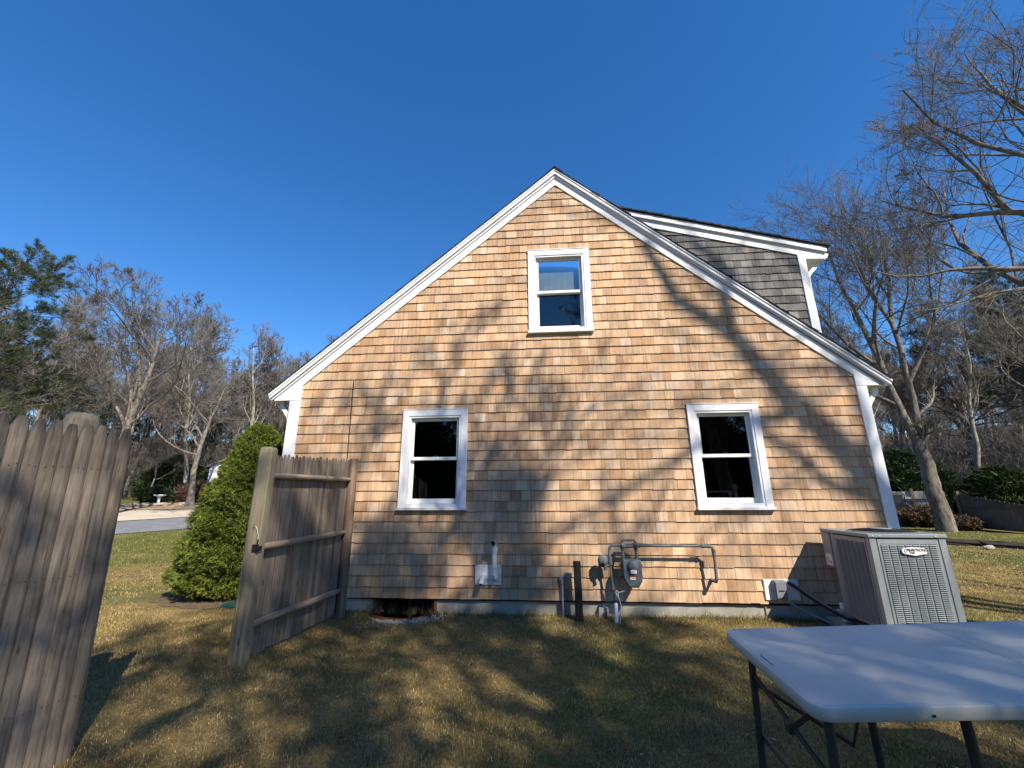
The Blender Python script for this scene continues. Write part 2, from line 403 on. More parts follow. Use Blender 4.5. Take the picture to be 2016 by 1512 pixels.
def gable_wall():
    me = bpy.data.meshes.new('wall'); bm = bmesh.new()
    poly = [(XL, HZ-.02), (XR, HZ-.02), (XR, ztop(XR, -.06)), (XA, ztop(XA, -.06)), (XL, ztop(XL, -.06))]
    f = bm.faces.new([bm.verts.new((x-XA, 0.004, z)) for x, z in poly])
    ins = {k: (a+.08, b-.08, c+.04, d-.08) for k, (a, b, c, d) in WIN.items()}
    for a, b, c, d in ins.values():
        for ax, v in ((0, a), (0, b), (2, c), (2, d)):
            no = [0, 0, 0]; no[ax] = 1; co = [0, 0, 0]; co[ax] = v-(XA if ax == 0 else 0)
            bmesh.ops.bisect_plane(bm, geom=bm.verts[:]+bm.edges[:]+bm.faces[:], plane_co=co, plane_no=no)
    kill = []
    for f in bm.faces:
        c = f.calc_center_median()
        for a, b, c0, d in ins.values():
            if a < c.x+XA < b and c0 < c.z < d: kill.append(f)
    bmesh.ops.delete(bm, geom=kill, context='FACES')
    r = bmesh.ops.extrude_face_region(bm, geom=bm.faces[:])
    bmesh.ops.translate(bm, verts=[g for g in r['geom'] if isinstance(g, bmesh.types.BMVert)], vec=(0, .14, 0))
    bmesh.ops.recalc_face_normals(bm, faces=bm.faces)
    # the other walls
    def quad(ps): bm.faces.new([bm.verts.new((x-XA, y, z)) for x, y, z in ps])
    for x in (XL+.02, XR-.02): quad([(x, .15, HZ), (x, YB, HZ), (x, YB, ztop(x, -.06)), (x, .15, ztop(x, -.06))])
    quad([(XL, YB, HZ), (XR, YB, HZ), (XR, YB, ztop(XR, -.06)), (XA, YB, ztop(XA, -.06)), (XL, YB, ztop(XL, -.06))])
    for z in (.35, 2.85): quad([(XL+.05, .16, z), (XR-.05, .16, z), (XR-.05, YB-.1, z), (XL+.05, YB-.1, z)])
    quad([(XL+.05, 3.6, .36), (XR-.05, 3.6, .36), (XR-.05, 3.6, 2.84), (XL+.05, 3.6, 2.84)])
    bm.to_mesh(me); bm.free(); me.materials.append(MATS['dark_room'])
    link('wall', me, house)
gable_wall()

def cedar_tint(rr):
    k = rr.random(); v = rr.uniform(.74, 1.12)
    if k < .58: c = (.58, .39, .24)
    elif k < .76: c = (.60, .43, .285)
    elif k < .92: c = (.54, .335, .19)
    elif k < .96: c = (.60, .455, .335)
    else: c = (.48, .30, .185)
    return tuple(a*v for a in c)
def old_tint(rr):
    v = rr.uniform(.6, 1.25); c = rr.choice([(.16, .16, .155), (.19, .185, .175), (.14, .142, .14), (.22, .21, .19)]); return tuple(a*v for a in c)

def shingles(name, x0, x1, z0, z1, y, tintf, mat, holes, cuts, parent, seed, wlo=.085, whi=.2, expo=.1276):
    """courses of separate tapered shingles in the xz plane; cuts are (point, normal) half planes cut away"""
    rr = random.Random(seed); b = MB(); rows = int(math.ceil((z1-z0)/expo))
    for r in range(rows):
        za = z0+r*expo; x = x0-rr.uniform(0, .1)
        while x < x1:
            wd = min(rr.uniform(wlo, whi), rr.uniform(wlo, whi)+.03); a, c = max(x+.0012, x0), min(x+wd-.0012, x1); x += wd
            if c-a < .012: continue
            drop = rr.uniform(-.0032, .0032)+(rr.uniform(-.008, .002) if rr.random() < .05 else 0); t = tintf(rr); th = rr.uniform(.0175, .0215); lo, hi = za+drop, za+expo+.03
            pieces = [(a, c, lo, hi)]
            for (ha, hb, hc, hd) in holes:
                nx = []
                for (p, q, s, e) in pieces:
                    if q <= ha or p >= hb or e <= hc or s >= hd: nx.append((p, q, s, e)); continue
                    if p < ha: nx.append((p, ha, s, e))
                    if q > hb: nx.append((hb, q, s, e))
                    m0, m1 = max(p, ha), min(q, hb)
                    if s < hc: nx.append((m0, m1, s, hc))
                    if e > hd: nx.append((m0, m1, hd, e))
                pieces = nx
            for (p, q, s, e) in pieces:
                if q-p < .004 or e-s < .004: continue
                def yy(z): u = (z-lo)/(hi-lo); return y-th*(1-u)-.002*u
                g0 = rr.uniform(-.0012, .0012)
                vs = [(p, yy(s)+g0, s), (q, yy(s)-g0, s), (q, yy(e), e), (p, yy(e), e), (p, y+.003, s), (q, y+.003, s), (q, y+.003, e), (p, y+.003, e)]
                b.add(vs, [(0, 1, 2, 3), (0, 4, 5, 1), (0, 3, 7, 4), (1, 5, 6, 2)], mat, t)
    o = b.build(name, parent)
    me = o.data; bm = bmesh.new(); bm.from_mesh(me); off = Vector(parent.location)
    if parent.parent: off += Vector(parent.parent.location)
    for co, no in cuts:
        bmesh.ops.bisect_plane(bm, geom=bm.verts[:]+bm.edges[:]+bm.faces[:], plane_co=Vector(co)-off, plane_no=no, clear_outer=True)
    bm.to_mesh(me); bm.free(); return o
holes = [(a+.01, b-.01, c+.008, d-.01) for a, b, c, d in WIN.values()]
holes += [(-.898, -.590, .338, .548), (2.474, 2.842, .212, .420)]
nl = Vector((-SL, 0, 1)).normalized(); nr = Vector((SL, 0, 1)).normalized()
shingles('siding', -3.452, 3.972, HZ, 6.2, 0, cedar_tint, 'cedar', holes,
         [((XA, 0, 6.10), nl), ((XA, 0, 6.10), nr)], house, 21)

def foundation():
    b = MB(); rr = random.Random(4)
    xs = [XL+.03, -2.16, -1.38, XR-.03]
    b.box(xs[0], xs[1], .03, .30, -.25, HZ-.02, 'concrete'); b.box(xs[2], xs[3], .03, .30, -.25, HZ-.02, 'concrete')
    b.box(xs[1], xs[2], .26, .32, -.45, HZ-.02, 'ac_dark')
    b.box(XL+.03, XL+.25, .30, YB, -.25, HZ-.02, 'concrete'); b.box(XR-.25, XR-.03, .30, YB, -.25, HZ-.02, 'concrete')
    b.box(2.468, 2.846, .012, .03, -.02, HZ-.03, 'concrete'); b.box(.57, .68, -.03, .03, -.1, .1, 'concrete')
    b.build('foundation', house)
foundation()

def trim():
    b = MB()                                      # left rake with its cornice return
    ia = 6.035
    def rake(sd, name):
        b = MB(); s = -1 if sd == 'l' else 1
        xin = -3.43 if sd == 'l' else 3.962; xt = -3.868 if sd == 'l' else 4.352; zr = 2.69 if sd == 'l' else 2.715
        zi = ia-SL*abs(xin-XA)-.0
        # frieze board: follows the slope, ends in the boxed return
        z_at = lambda x, a: a-SL*abs(x-XA)
        b.prism([(XA, ia), (xin, zi), (xin, zr), (xt-s*.05, zr), (xt-s*.05, z_at(xt-s*.05, 6.17)), (XA, 6.17)], 'y', -.030, .003, 'white_trim')
        b.prism([(XA, 6.160), (XA, 6.212), (xt-s*.02, z_at(xt-s*.02, 6.212)), (xt-s*.02, max(zr, z_at(xt-s*.02, 6.160)))], 'y', -.050, .002, 'white_trim')
        b.prism([(XA, 6.205), (XA, 6.287), (xt, z_at(xt, 6.287)), (xt, z_at(xt, 6.287)-.075)], 'y', -.078, .001, 'white_trim')
        b.prism([(XA, 6.262), (XA, 6.289), (xt+s*.01, z_at(xt+s*.01, 6.289)), (xt+s*.01, z_at(xt+s*.01, 6.289)-.03)], 'y', -.090, -.079, 'white_trim')
        # soffit box under the eave running back
        xo = xt-s*.004
        xw = XL if sd == 'l' else XR
        x0, x1 = sorted((xo, xw))
        b.box(x0, x1, .004, YB, zr+.012, zr+.030, 'white_trim')
        b.box(min(xo, xo-s*.022), max(xo, xo-s*.022), .004, YB, zr+.031, z_at(xo, 6.26), 'white_trim')
        b.build('rake_board', house)
    rake('l', 'l'); rake('r', 'r')
    for xa, xb in ((-3.592, -3.430), (3.960, 4.092)):
        b = MB(); zt = 2.688 if xa < 0 else 2.713
        b.box(xa, xb, -.028, .003, HZ-.004, zt, 'white_trim', bev=.004)
        if xa < 0: b.box(xa, xa+.022, .004, .14, HZ-.004, zt, 'white_trim')
        else: b.box(xb-.022, xb, .004, .14, HZ-.004, zt, 'white_trim')
        b.build('corner_board', house)
trim()

def downspout(parent, x0, y, z0, xw, side, ztop_, zbot, kink=.22):
    """white leader: leaves the gutter, curls back to the wall and runs down it"""
    b = MB(); s = side
    xg = x0; pts = [(xg, y, ztop_), (xg, y, ztop_-.06), (xg-s*.012, y, ztop_-.09), (xg-s*.05, y, ztop_-.13), (xw+s*.055, y, ztop_-kink), (xw+s*.038, y, ztop_-kink-.05), (xw+s*.036, y, ztop_-kink-.12), (xw+s*.036, y, zbot)]
    vs, fs = [], []; h = .034; d = .026
    for i, p in enumerate(pts):
        a = Vector(pts[max(i-1, 0)]); c = Vector(pts[min(i+1, len(pts)-1)]); t = (c-a).normalized(); nx = Vector((-t.z, 0, t.x))
        for u, v in ((-1, -1), (1, -1), (1, 1), (-1, 1)): vs.append(Vector(p)+nx*(u*d)+Vector((0, v*h, 0)))
    for i in range(len(pts)-1):
        for k in range(4): fs.append((i*4+k, i*4+(k+1) % 4, (i+1)*4+(k+1) % 4, (i+1)*4+k))
    b.add(vs, fs, 'white_vinyl'); return b.build('downspout', parent)
downspout(house, -3.76, .10, 0, -3.592, -1, 2.70, .12)
downspout(house, 4.26, .10, 0, 4.092, 1, 2.72, .12)
def gutters():
    for x, s, z in ((-3.868, -1, 2.77), (4.352, 1, 2.79)):
        b = MB(); b.prism([(x+s*.001, z-.07), (x+s*.06, z-.06), (x+s*.10, z+.0), (x+s*.10, z+.03), (x+s*.09, z+.03), (x+s*.085, z+.005), (x+s*.055, z-.05), (x+s*.001, z-.06)], 'y', .05, YB, 'white_vinyl')
        b.build('gutter', house)
# gutters stay within the eave shadow line behind the rake
gutters()

def roof():
    b = MB(); rr = random.Random(9)
    for s in (-1, 1):
        xe = -3.895 if s < 0 else 4.38
        n = int(abs(xe-XA)/.108)
        for i in range(n):
            xa = XA+s*(i*.108); xb = XA+s*min((i+1)*.108+.012, abs(xe-XA))
            y = -.098
            while y < YB:
                y2 = min(y+rr.uniform(.12, .34), YB+.1); th = rr.choice((.010, .013, .019)); 
                ya = y-(rr.uniform(0, .008) if y < -.09 else 0)
                za, zb = ztop(xa, .008), ztop(xb, .008)
                vs = [(xa, ya, za), (xb, ya, zb), (xb, y2-.002, zb), (xa, y2-.002, za), (xa, ya, za+.008), (xb, ya, zb+th+.008), (xb, y2-.002, zb+th+.008), (xa, y2-.002, za+.008)]
                b.add(vs, [(0, 1, 2, 3), (4, 7, 6, 5), (0, 4, 5, 1), (1, 5, 6, 2), (2, 6, 7, 3), (3, 7, 4, 0)], 'asphalt_roof')
                y = y2
        x0, x1 = XA, xe+(-s*.002)
        b.prism([(x0, ztop(x0, .004)), (x1, ztop(x1, .004)), (x1, ztop(x1, -.012)), (x0, ztop(x0, -.012))], 'y', -.0775, YB+.05, 'asphalt_roof')
    y = -.11
    while y < YB:                                  # ridge caps
        b.prism([(XA-.13, ztop(XA-.13, .028)), (XA, ztop(XA, .040)), (XA+.13, ztop(XA+.13, .028)), (XA+.13, ztop(XA+.13, .018)), (XA, ztop(XA, .030)), (XA-.13, ztop(XA-.13, .018))], 'y', y, y+.16, 'asphalt_roof'); y += .165
    b.build('roof', house)
roof()

def window(key, kind):
    a, b_, c, d = WIN[key]; cw = .088
    m = MB()                                       # casing
    m.box(a, a+cw, -.040, .004, c+.036, d, 'white_trim', bev=.003); m.box(b_-cw, b_, -.040, .004, c+.036, d, 'white_trim', bev=.003)
    m.box(a+cw, b_-cw, -.040, .004, d-cw, d, 'white_trim', bev=.003)
    m.box(a-.004, b_+.004, -.046, -.002, d+.0005, d+.010, 'white_trim')
    win = m.build('window', house)
    s = MB(); s.box(a-.010, b_+.010, -.068, .02, c, c+.036, 'white_trim', bev=.004)
    s.build('sill', win, world=True)
    xa, xb, za, zb = a+cw, b_-cw, c+.036, d-cw
    f = MB(); e = .026
    f.box(xa, xa+e, -.030, .12, za+.045, zb-e, 'white_vinyl', bev=.002); f.box(xb-e, xb, -.030, .12, za+.045, zb-e, 'white_vinyl', bev=.002)
    f.box(xa, xb, -.030, .12, zb-e, zb, 'white_vinyl', bev=.002); f.box(xa, xb, -.030, .12, za, za+.045, 'white_vinyl', bev=.002)
    for q in (0, 1):
        x = xa+e if q == 0 else xb-e; sg = 1 if q == 0 else -1
        for yy_ in (.012, .058): f.box(min(x, x+sg*.008), max(x, x+sg*.008), yy_, yy_+.008, za+.046, zb-e-.001, 'white_vinyl')
    f.build('frame', win)
    xi, xj = xa+e+.004, xb-e-.004; zm = za+(zb-za)*.525
    def sash(y0, z0, z1, st, bot, top, nm):
        q = MB(); y1 = y0+.032
        q.box(xi, xi+st, y0, y1, z0, z1, 'white_vinyl', bev=.003); q.box(xj-st, xj, y0, y1, z0, z1, 'white_vinyl', bev=.003)
        q.box(xi+st, xj-st, y0+.001, y1, z0, z0+bot, 'white_vinyl', bev=.003); q.box(xi+st, xj-st, y0+.001, y1, z1-top, z1, 'white_vinyl', bev=.003)
        q.build('sash', win)
        g = MB(); yg = y0+.016
        g.add([(xi+st-.002, yg, z0+bot-.002), (xj-st+.002, yg, z0+bot-.002), (xj-st+.002, yg, z1-top+.002), (xi+st-.002, yg, z1-top+.002)], [(0, 1, 2, 3)], 'window_glass')
        g.build('pane', win)
    sash(.022, zm-.022, zb-e-.002, .036, .042, .036, 'u')
    sash(.066, za+.047, zm+.020, .036, .062, .042, 'l')
    lk = MB(); xc = (xi+xj)/2; lk.box(xc-.035, xc+.035, .060, .085, zm+.021, zm+.032, 'white_vinyl', bev=.003); lk.box(xc-.012, xc+.020, .056, .066, zm+.030, zm+.042, 'white_vinyl', bev=.002); lk.build('sash_lock', win)
    if key == 'upper':
        k = MB(); n = 26; vs = []; fs = []          # roller shade with a crumpled hem
        zs = [zb-.02, zm+.20, zm+.12, zm+.07, zm+.035]
        rr = random.Random(3)
        for j, z in enumerate(zs):
            for i in range(n+1):
                x = xi+(xj-xi)*i/n; am = [0, .002, .007, .012, .006][j]
                vs.append((x, .125+am*math.sin(i*1.7+j*1.3)+am*.6*math.sin(i*3.1), z+(.006*math.sin(i*.9) if j > 1 else 0)))
        for j in range(len(zs)-1):
            for i in range(n): p = j*(n+1)+i; fs.append((p, p+1, p+n+2, p+n+1))
        k.add(vs, fs, 'shade_cloth', None, True); k.build('roller_shade', win)
        k = MB(); k.box(xi-.3, xj+.3, .9, .93, 3.2, 5.2, 'pane_sky_tint'); k.build('sky_tint_panel', win)  # added panel, coloured for the sky's reflection in the lower pane
    return win
window('left', 0); window('right', 1); window('upper', 2)

def dormer():
    YD = .62; DS = .286                            # shed dormer, set back from the gable
    zt = lambda x: 6.292-DS*(x-XA)                 # top of the dormer roof boards
    b = MB()
    poly = [(XA+.02, zt(XA)-.09), (4.06, zt(4.06)-.09), (4.06, 3.02), ]
    b.prism(poly, 'y', YD+.004, YB-1.2, 'dark_room')
    dm = b.build('dormer', house)
    nd = Vector((DS, 0, 1)).normalized()
    # the lower corner is hidden by the main roof slope; cut shingles just under it
    shingles('siding', .9, 3.985, 3.169, 6.1, YD, old_tint, 'old_shingle', [], [((XA, YD, 6.10), nd), ((XA, YD, ztop(XA)-.12), Vector((-SL, 0, -1)).normalized())], dm, 33)
    q = MB(); q.box(3.978, 4.092, YD-.030, YD+.003, 2.99, 4.93, 'white_trim', bev=.004); q.box(4.070, 4.092, YD+.004, YB-1.3, 3.1, 4.93, 'white_trim'); q.build('corner_board', dm)
    q = MB(); xt = 4.40
    zz = lambda x, a: a-DS*(x-XA)
    q.prism([(XA+.1, zz(XA+.1, 6.065)), (3.978, zz(3.978, 6.065)), (3.978, 4.925), (xt-.02, 4.905), (xt-.02, zz(xt-.02, 6.205)), (XA+.1, zz(XA+.1, 6.205))], 'y', YD-.032, YD+.002, 'white_trim')
    q.prism([(XA+.1, zz(XA+.1, 6.195)), (xt, zz(xt, 6.195)), (xt, zz(xt, 6.275)), (XA+.1, zz(XA+.1, 6.275))], 'y', YD-.070, YD+.001, 'white_trim')
    q.box(4.093, xt-.024, YD+.003, YB-1.2, 4.915, 4.935, 'white_trim'); q.box(xt-.02, xt-.002, YD+.003, YB-1.2, 4.91, 5.05, 'white_trim')
    q.build('rake_board', dm)
    q = MB(); rr = random.Random(12); n = int((4.45-XA)/.125)
    for i in range(n+1):
        xa = XA+i*.125; xb = min(xa+.14, 4.455)
        if xb <= xa: continue
        y = YD-.095
        while y < YB-1.2:
            y2 = y+rr.uniform(.12, .34); th = rr.choice((.012, .016, .024)); ya = y-(rr.uniform(0, .01) if y < YD-.09 else 0)
            za, zb = zt(xa)-.002, zt(xb)-.002
            vs = [(xa, ya, za), (xb, ya, zb), (xb, y2-.002, zb), (xa, y2-.002, za), (xa, ya, za+.014), (xb, ya, zb+th+.014), (xb, y2-.002, zb+th+.014), (xa, y2-.002, za+.014)]
            q.add(vs, [(0, 1, 2, 3), (4, 7, 6, 5), (0, 4, 5, 1), (1, 5, 6, 2), (2, 6, 7, 3), (3, 7, 4, 0)], 'asphalt_roof'); y = y2
    q.build('roof', dm)
    q = MB(); q.prism([(xt+.002, 4.95), (xt+.05, 4.955), (xt+.085, 5.01), (xt+.085, 5.03), (xt+.002, 5.03)], 'y', YD+.04, YB-1.3, 'white_vinyl'); q.build('gutter', dm)
    downspout(dm, 4.30, YD+.09, 0, 4.092, 1, 4.93, 3.05, .24)
dormer()

def window_well():
    b = MB(); xc = -1.765; r = .42
    pts = []
    for k in range(19):
        a = PI*k/18; pts.append((xc-.40*math.cos(a), .02-.36*math.sin(a)))
    vs = []; fs = []; n = len(pts)
    for (x, y) in pts: vs += [(x, y, -.45), (x, y, .030), (x*1.0+(x-xc)*.03, y-.012, .030), (x+(x-xc)*.03, y-.012, -.45)]
    for i in range(n-1):
        for k in range(3): fs.append((i*4+k, i*4+k+1, (i+1)*4+k+1, (i+1)*4+k))
    b.add(vs, fs, 'rust'); ww = b.build('window_well', house)
    b = MB(); b.box(-2.165, -2.135, .0, .26, -.45, HZ-.03, 'rust'); b.box(-1.405, -1.376, .0, .26, -.45, HZ-.03, 'rust'); b.box(-1.78, -1.755, .18, .22, -.45, HZ-.03, 'rust')
    b.box(-2.134, -1.406, .19, .21, -.45, -.40, 'rust'); b.build('basement_window_frame', house)
    b = MB(); b.add([(-2.134, .222, -.4), (-1.406, .222, -.4), (-1.406, .222, HZ-.03), (-2.134, .222, HZ-.03)], [(0, 1, 2, 3)], 'window_glass'); b.build('basement_pane', house)
window_well()

# bed seen through the right-hand window
def bed():
    t = thing('bed_frame', 'white bed rail and turned post seen inside the right ground floor window', 'bed', (2.3, .5, .36))
    b = MB(); b.tube([(2.44, .32, .36), (2.44, .32, 1.40)], .024, 'white_trim', 14); b.lathe([(.012, 0), (.022, .01), (.017, .03), (.034, .055), (.042, .08), (.034, .11), (.008, .13)], 'white_trim', (2.44, .32, 1.39), 16); b.build('bed_post', t)
    b = MB(); b.tube([(1.95, .22, 1.415), (2.36, .22, 1.415)], .016, 'white_trim', 10); b.lathe([(.01, 0), (.028, .02), (.02, .05), (.006, .055)], 'white_trim', (2.33, .22, 1.36), 14); b.tube([(2.33, .22, .36), (2.33, .22, 1.38)], .012, 'white_trim', 8); b.build('bed_rail', t)
bed()

# ============================================================ things on and by the wall
def cable():
    b = MB(); b.tube([(-2.681, -.024, 2.95), (-2.683, -.027, 2.90), (-2.676, -.027, 2.5), (-2.668, -.027, 2.0), (-2.664, -.027, 1.6), (-2.66, -.027, .25)], .0055, 'black_rubber', 6)
    tag(b.build('cable'), 'thin black cable running down the shingles above the gate post', 'cable')
cable()

def vent():
    t = thing('vent_pipe', 'white plastic elbow vent pipes on a small white wall plate', 'vent pipe', (-.74, 0, .33))
    b = MB(); b.box(-.904, -.586, -.032, .002, .331, .555, 'white_pvc', bev=.004); b.build('wall_plate', t)
    b = MB(); r = .030
    b.tube([(-.655, -.03, .415), (-.655, -.075, .415), (-.655, -.100, .428), (-.655, -.108, .46), (-.657, -.108, .70), (-.659, -.108, .765), (-.661, -.120, .80), (-.664, -.145, .818), (-.666, -.19, .82)], r, 'white_pvc', 18, caps=False)
    b.tube([(-.666, -.189, .82), (-.666, -.12, .815)], [.0225, .0225], 'ac_dark', 14)
    b.tube([(-.655, -.108, .455), (-.655, -.108, .50)], .036, 'white_pvc', 18); b.tube([(-.658, -.108, .72), (-.658, -.108, .765)], .036, 'white_pvc', 18)
    b.lathe([(.036, 0), (.036, .02), (.030, .02)], 'white_pvc', (-.655, -.032, .415), 18, Matrix.Rotation(PI/2, 3, 'X'))
    b.build('upright_pipe', t)
    b = MB(); b.tube([(-.80, -.03, .43), (-.803, -.08, .424), (-.808, -.12, .395), (-.812, -.15, .35)], .032, 'white_pvc', 18, caps=False)
    b.tube([(-.8115, -.147, .355), (-.806, -.11, .40)], .0265, 'ac_dark', 14); b.build('outlet_pipe', t)
vent()

def conduit():
    t = thing('conduit', 'slim grey conduit rising from the grass with a round box on its end', 'conduit', (.15, -.05, 0))
    b = MB(); b.tube([(.152, -.06, -.1), (.150, -.055, .20), (.150, -.05, .37)], .0125, 'gray_pvc', 12); b.build('pipe', t)
    b = MB(); b.lathe([(.040, 0), (.040, .03), (.030, .036), (.002, .037)], 'gray_pvc', (.149, -.012, .405), 22, Matrix.Rotation(PI/2, 3, 'X')); b.box(.132, .166, -.068, -.03, .355, .41, 'gray_pvc', bev=.006); b.build('junction_box', t)
conduit()

def bollard():
    b = MB(); rr = random.Random(2); n = 9; vs = []; fs = []
    for i in range(n):
        z = -.25+i*(.875)/(n-1); u = i/(n-1); x = .330-.004*u; y = -.19; h = .043-.002*u
        for k, (sx, sy) in enumerate(((-1, -1), (-.2, -1.06), (.3, -.98), (1, -1), (1, 1), (-1, 1))): vs.append((x+sx*h+rr.uniform(-.0015, .0015), y+sy*h+rr.uniform(-.0015, .0015), z))
    for i in range(n-1):
        for k in range(6): fs.append((i*6+k, i*6+(k+1) % 6, (i+1)*6+(k+1) % 6, (i+1)*6+k))
    fs.append(tuple((n-1)*6+k for k in range(6))); b.add(vs, fs, 'black_post')
    tag(b.build('guard_post'), 'short blackened timber post guarding the gas meter', 'post')
bollard()

def gas_meter():
    t = thing('gas_meter', 'grey gas meter with regulator and a long painted pipe loop on the shingle wall', 'gas meter', (.74, -.16, 0))
    Y = -.16; P = 'pipe_paint'
    b = MB()                                       # riser and inlet
    b.tube([(.745, -.17, .19), (.735, Y, .34)], .013, P, 10); b.tube([(.735, Y, .30), (.728, Y, .345)], .025, P, 8); b.tube([(.73, Y, .33), (.725, Y, .39)], .019, P, 8); b.box(.712, .755, Y-.040, Y-.015, .318, .345, 'rust', bev=.004)
    b.tube([(.726, Y, .38), (.719, Y, .46), (.716, Y, .60)], .0135, P, 12); b.tube([(.716, Y, .585), (.714, Y, .675)], .027, P, 10)
    b.tube([(.714, Y, .67), (.713, Y, .74), (.719, Y, .775), (.738, Y, .797), (.775, Y, .803), (.85, Y, .803)], .0165, P, 12)
    b.build('inlet_pipe', t)
    b = MB()                                       # regulator: round diaphragm case facing the viewer
    R = Matrix.Rotation(PI/2, 3, 'X'); cx, cz = .638, .632
    b.lathe([(.035, -.02), (.062, -.012), (.066, .0), (.066, .008), (.058, .016), (.052, .03), (.03, .038), (.002, .040)], 'meter_paint', (cx, Y+.01, cz), 26, R)
    b.lathe([(.021, .03), (.021, .058), (.014, .064), (.002, .064)], 'meter_paint', (cx+.008, Y+.01, cz-.016), 16, R)
    b.tube([(cx+.012, Y-.02, cz-.03), (cx+.018, Y-.02, cz-.092)], [.020, .017], 'meter_paint', 12); b.tube([(cx+.018, Y-.02, cz-.088), (cx+.018, Y-.02, cz-.10)], .021, 'meter_paint', 8)
    for k in range(6): a = k*PI/3+.3; b.tube([(cx+.06*math.cos(a), Y+.012, cz+.06*math.sin(a)), (cx+.06*math.cos(a), Y-.004, cz+.06*math.sin(a))], .006, 'meter_paint', 6)
    b.tube([(cx+.03, Y+.01, cz), (.714, Y, .635)], .019, P, 10); b.build('regulator', t)
    b = MB()                                       # cast bar with the two swivels
    for x in (.868, 1.022):
        b.lathe([(.022, -.030), (.034, -.020), (.036, .0), (.034, .020), (.022, .030)], P, (x, Y, .800), 10); b.tube([(x, Y, .78), (x, Y, .735)], [.026, .017], P, 10); b.tube([(x, Y, .74), (x, Y-.012, .655)], .0135, P, 10)
        b.tube([(x, Y-.012, .700), (x, Y-.012, .66)], .020, P, 8); b.tube([(x, Y-.012, .662), (x, Y-.012, .640)], .026, P, 8)
        b.box(x-.014, x+.014, Y-.050, Y-.030, .786, .812, P, bev=.004)
    b.tube([(.868, Y, .792), (1.022, Y, .792)], .020, P, 10); b.tube([(.868, Y, .80), (.870, Y, .845), (.885, Y, .858), (1.005, Y, .858), (1.020, Y, .845), (1.022, Y, .80)], .0125, P, 10)
    b.build('meter_bar', t)
    b = MB()                                       # meter body
    y0, y1 = Y-.125, Y+.045
    out = [(.835, .520), (.838, .630), (.850, .655), (1.040, .655), (1.052, .630), (1.055, .520), (1.052, .455), (1.052, .430), (1.005, .362), (.900, .362), (.850, .445), (.842, .480)]
    def ring(y, k): return [(.946+(x-.946)*k, y, .510+(z-.510)*k) for x, z in out]
    rs = [ring(y1, .93), ring(y1-.02, 1), ring(y0+.025, 1), ring(y0, .90)]; n = len(out); vs = sum(rs, []); fs = [tuple(range(n)), tuple(range(3*n, 4*n))]
    for i in range(3):
        for k in range(n): fs.append((i*n+k, i*n+(k+1) % n, (i+1)*n+(k+1) % n, (i+1)*n+k))
    b.add(vs, fs, 'meter_paint')
    for z in (.585, .470): b.tube([(.820, Y-.03, z), (1.072, Y-.03, z)], .018, 'meter_paint', 10)
    b.lathe([(.060, 0), (.060, .02), (.052, .030), (.002, .031)], 'meter_paint', (.955, y0, .590), 20, Matrix.Rotation(PI/2, 3, 'X'))
    b.box(.898, 1.002, y0-.006, y0+.01, .455, .560, 'meter_paint', bev=.006)
    bd = b.build('meter_body', t)
    b = MB(); b.box(.915, .985, y0-.034, y0-.004, .512, .556, 'label_white', bev=.007); dl = b.build('dial_window', t)
    lx = .950-.74
    text_mesh('dial_digits', '0427', .022, dl, 'ink', (lx, y0-.0345+.16, .536), (PI/2, 0, 0))
    b = MB(); b.box(.918, .978, y0-.010, y0-.0065, .480, .500, 'label_red'); b.build('red_label', t)
    b = MB(); b.box(.910, .972, y0-.010, y0-.0065, .448, .474, 'label_white'); lb = b.build('number_label', t)
    text_mesh('label_writing', '51803', .014, lb, 'ink', (.941-.74, y0-.0105+.16, .461), (PI/2, 0, 0))
    b = MB()                                       # outlet loop
    b.tube([(1.022, Y, .800), (1.075, Y, .800)], .026, P, 10); b.tube([(1.06, Y, .799), (1.82, Y, .797), (1.868, Y, .795), (1.893, Y, .783), (1.904, Y, .755), (1.906, Y, .70), (1.904, Y, .455), (1.902, Y, .43), (1.899, Y+.018, .412), (1.895, Y+.045, .410), (1.893, 0, .412)], .0155, P, 14)
    b.tube([(1.775, Y, .797), (1.80, Y, .797)], .023, P, 12); b.tube([(1.80, Y, .797), (1.845, Y, .797)], .0205, P, 12); b.tube([(1.848, Y, .797), (1.866, Y, .796)], .024, P, 12)
    b.tube([(1.905, Y, .760), (1.905, Y, .738)], .024, P, 12); b.tube([(1.905, Y, .738), (1.905, Y, .695)], .0205, P, 12); b.tube([(1.904, Y, .46), (1.903, Y, .435)], .021, P, 12); b.tube([(1.893, -.05, .411), (1.893, -.012, .412)], .021, P, 12)
    b.build('outlet_pipe', t)
    b = MB(); b.tube([(.728, -.275, -.12), (.742, -.21, .10), (.748, -.185, .205)], .0215, 'white_pvc', 16); b.tube([(.747, -.19, .19), (.749, -.184, .215)], .026, 'black_rubber', 14); b.build('riser_sleeve', t)
    b = MB(); b.tube([(.76, -.29, -.03), (.785, -.25, .08), (.80, -.225, .17), (.785, -.215, .235), (.762, -.21, .27), (.752, -.20, .30), (.768, -.20, .318), (.785, -.20, .30), (.782, -.20, .268), (.765, -.205, .262), (.76, -.20, .285), (.80, -.21, .305), (.865, -.22, .322)], .0045, 'cable_white', 6)
    b.build('tracer_wire', t)
gas_meter()

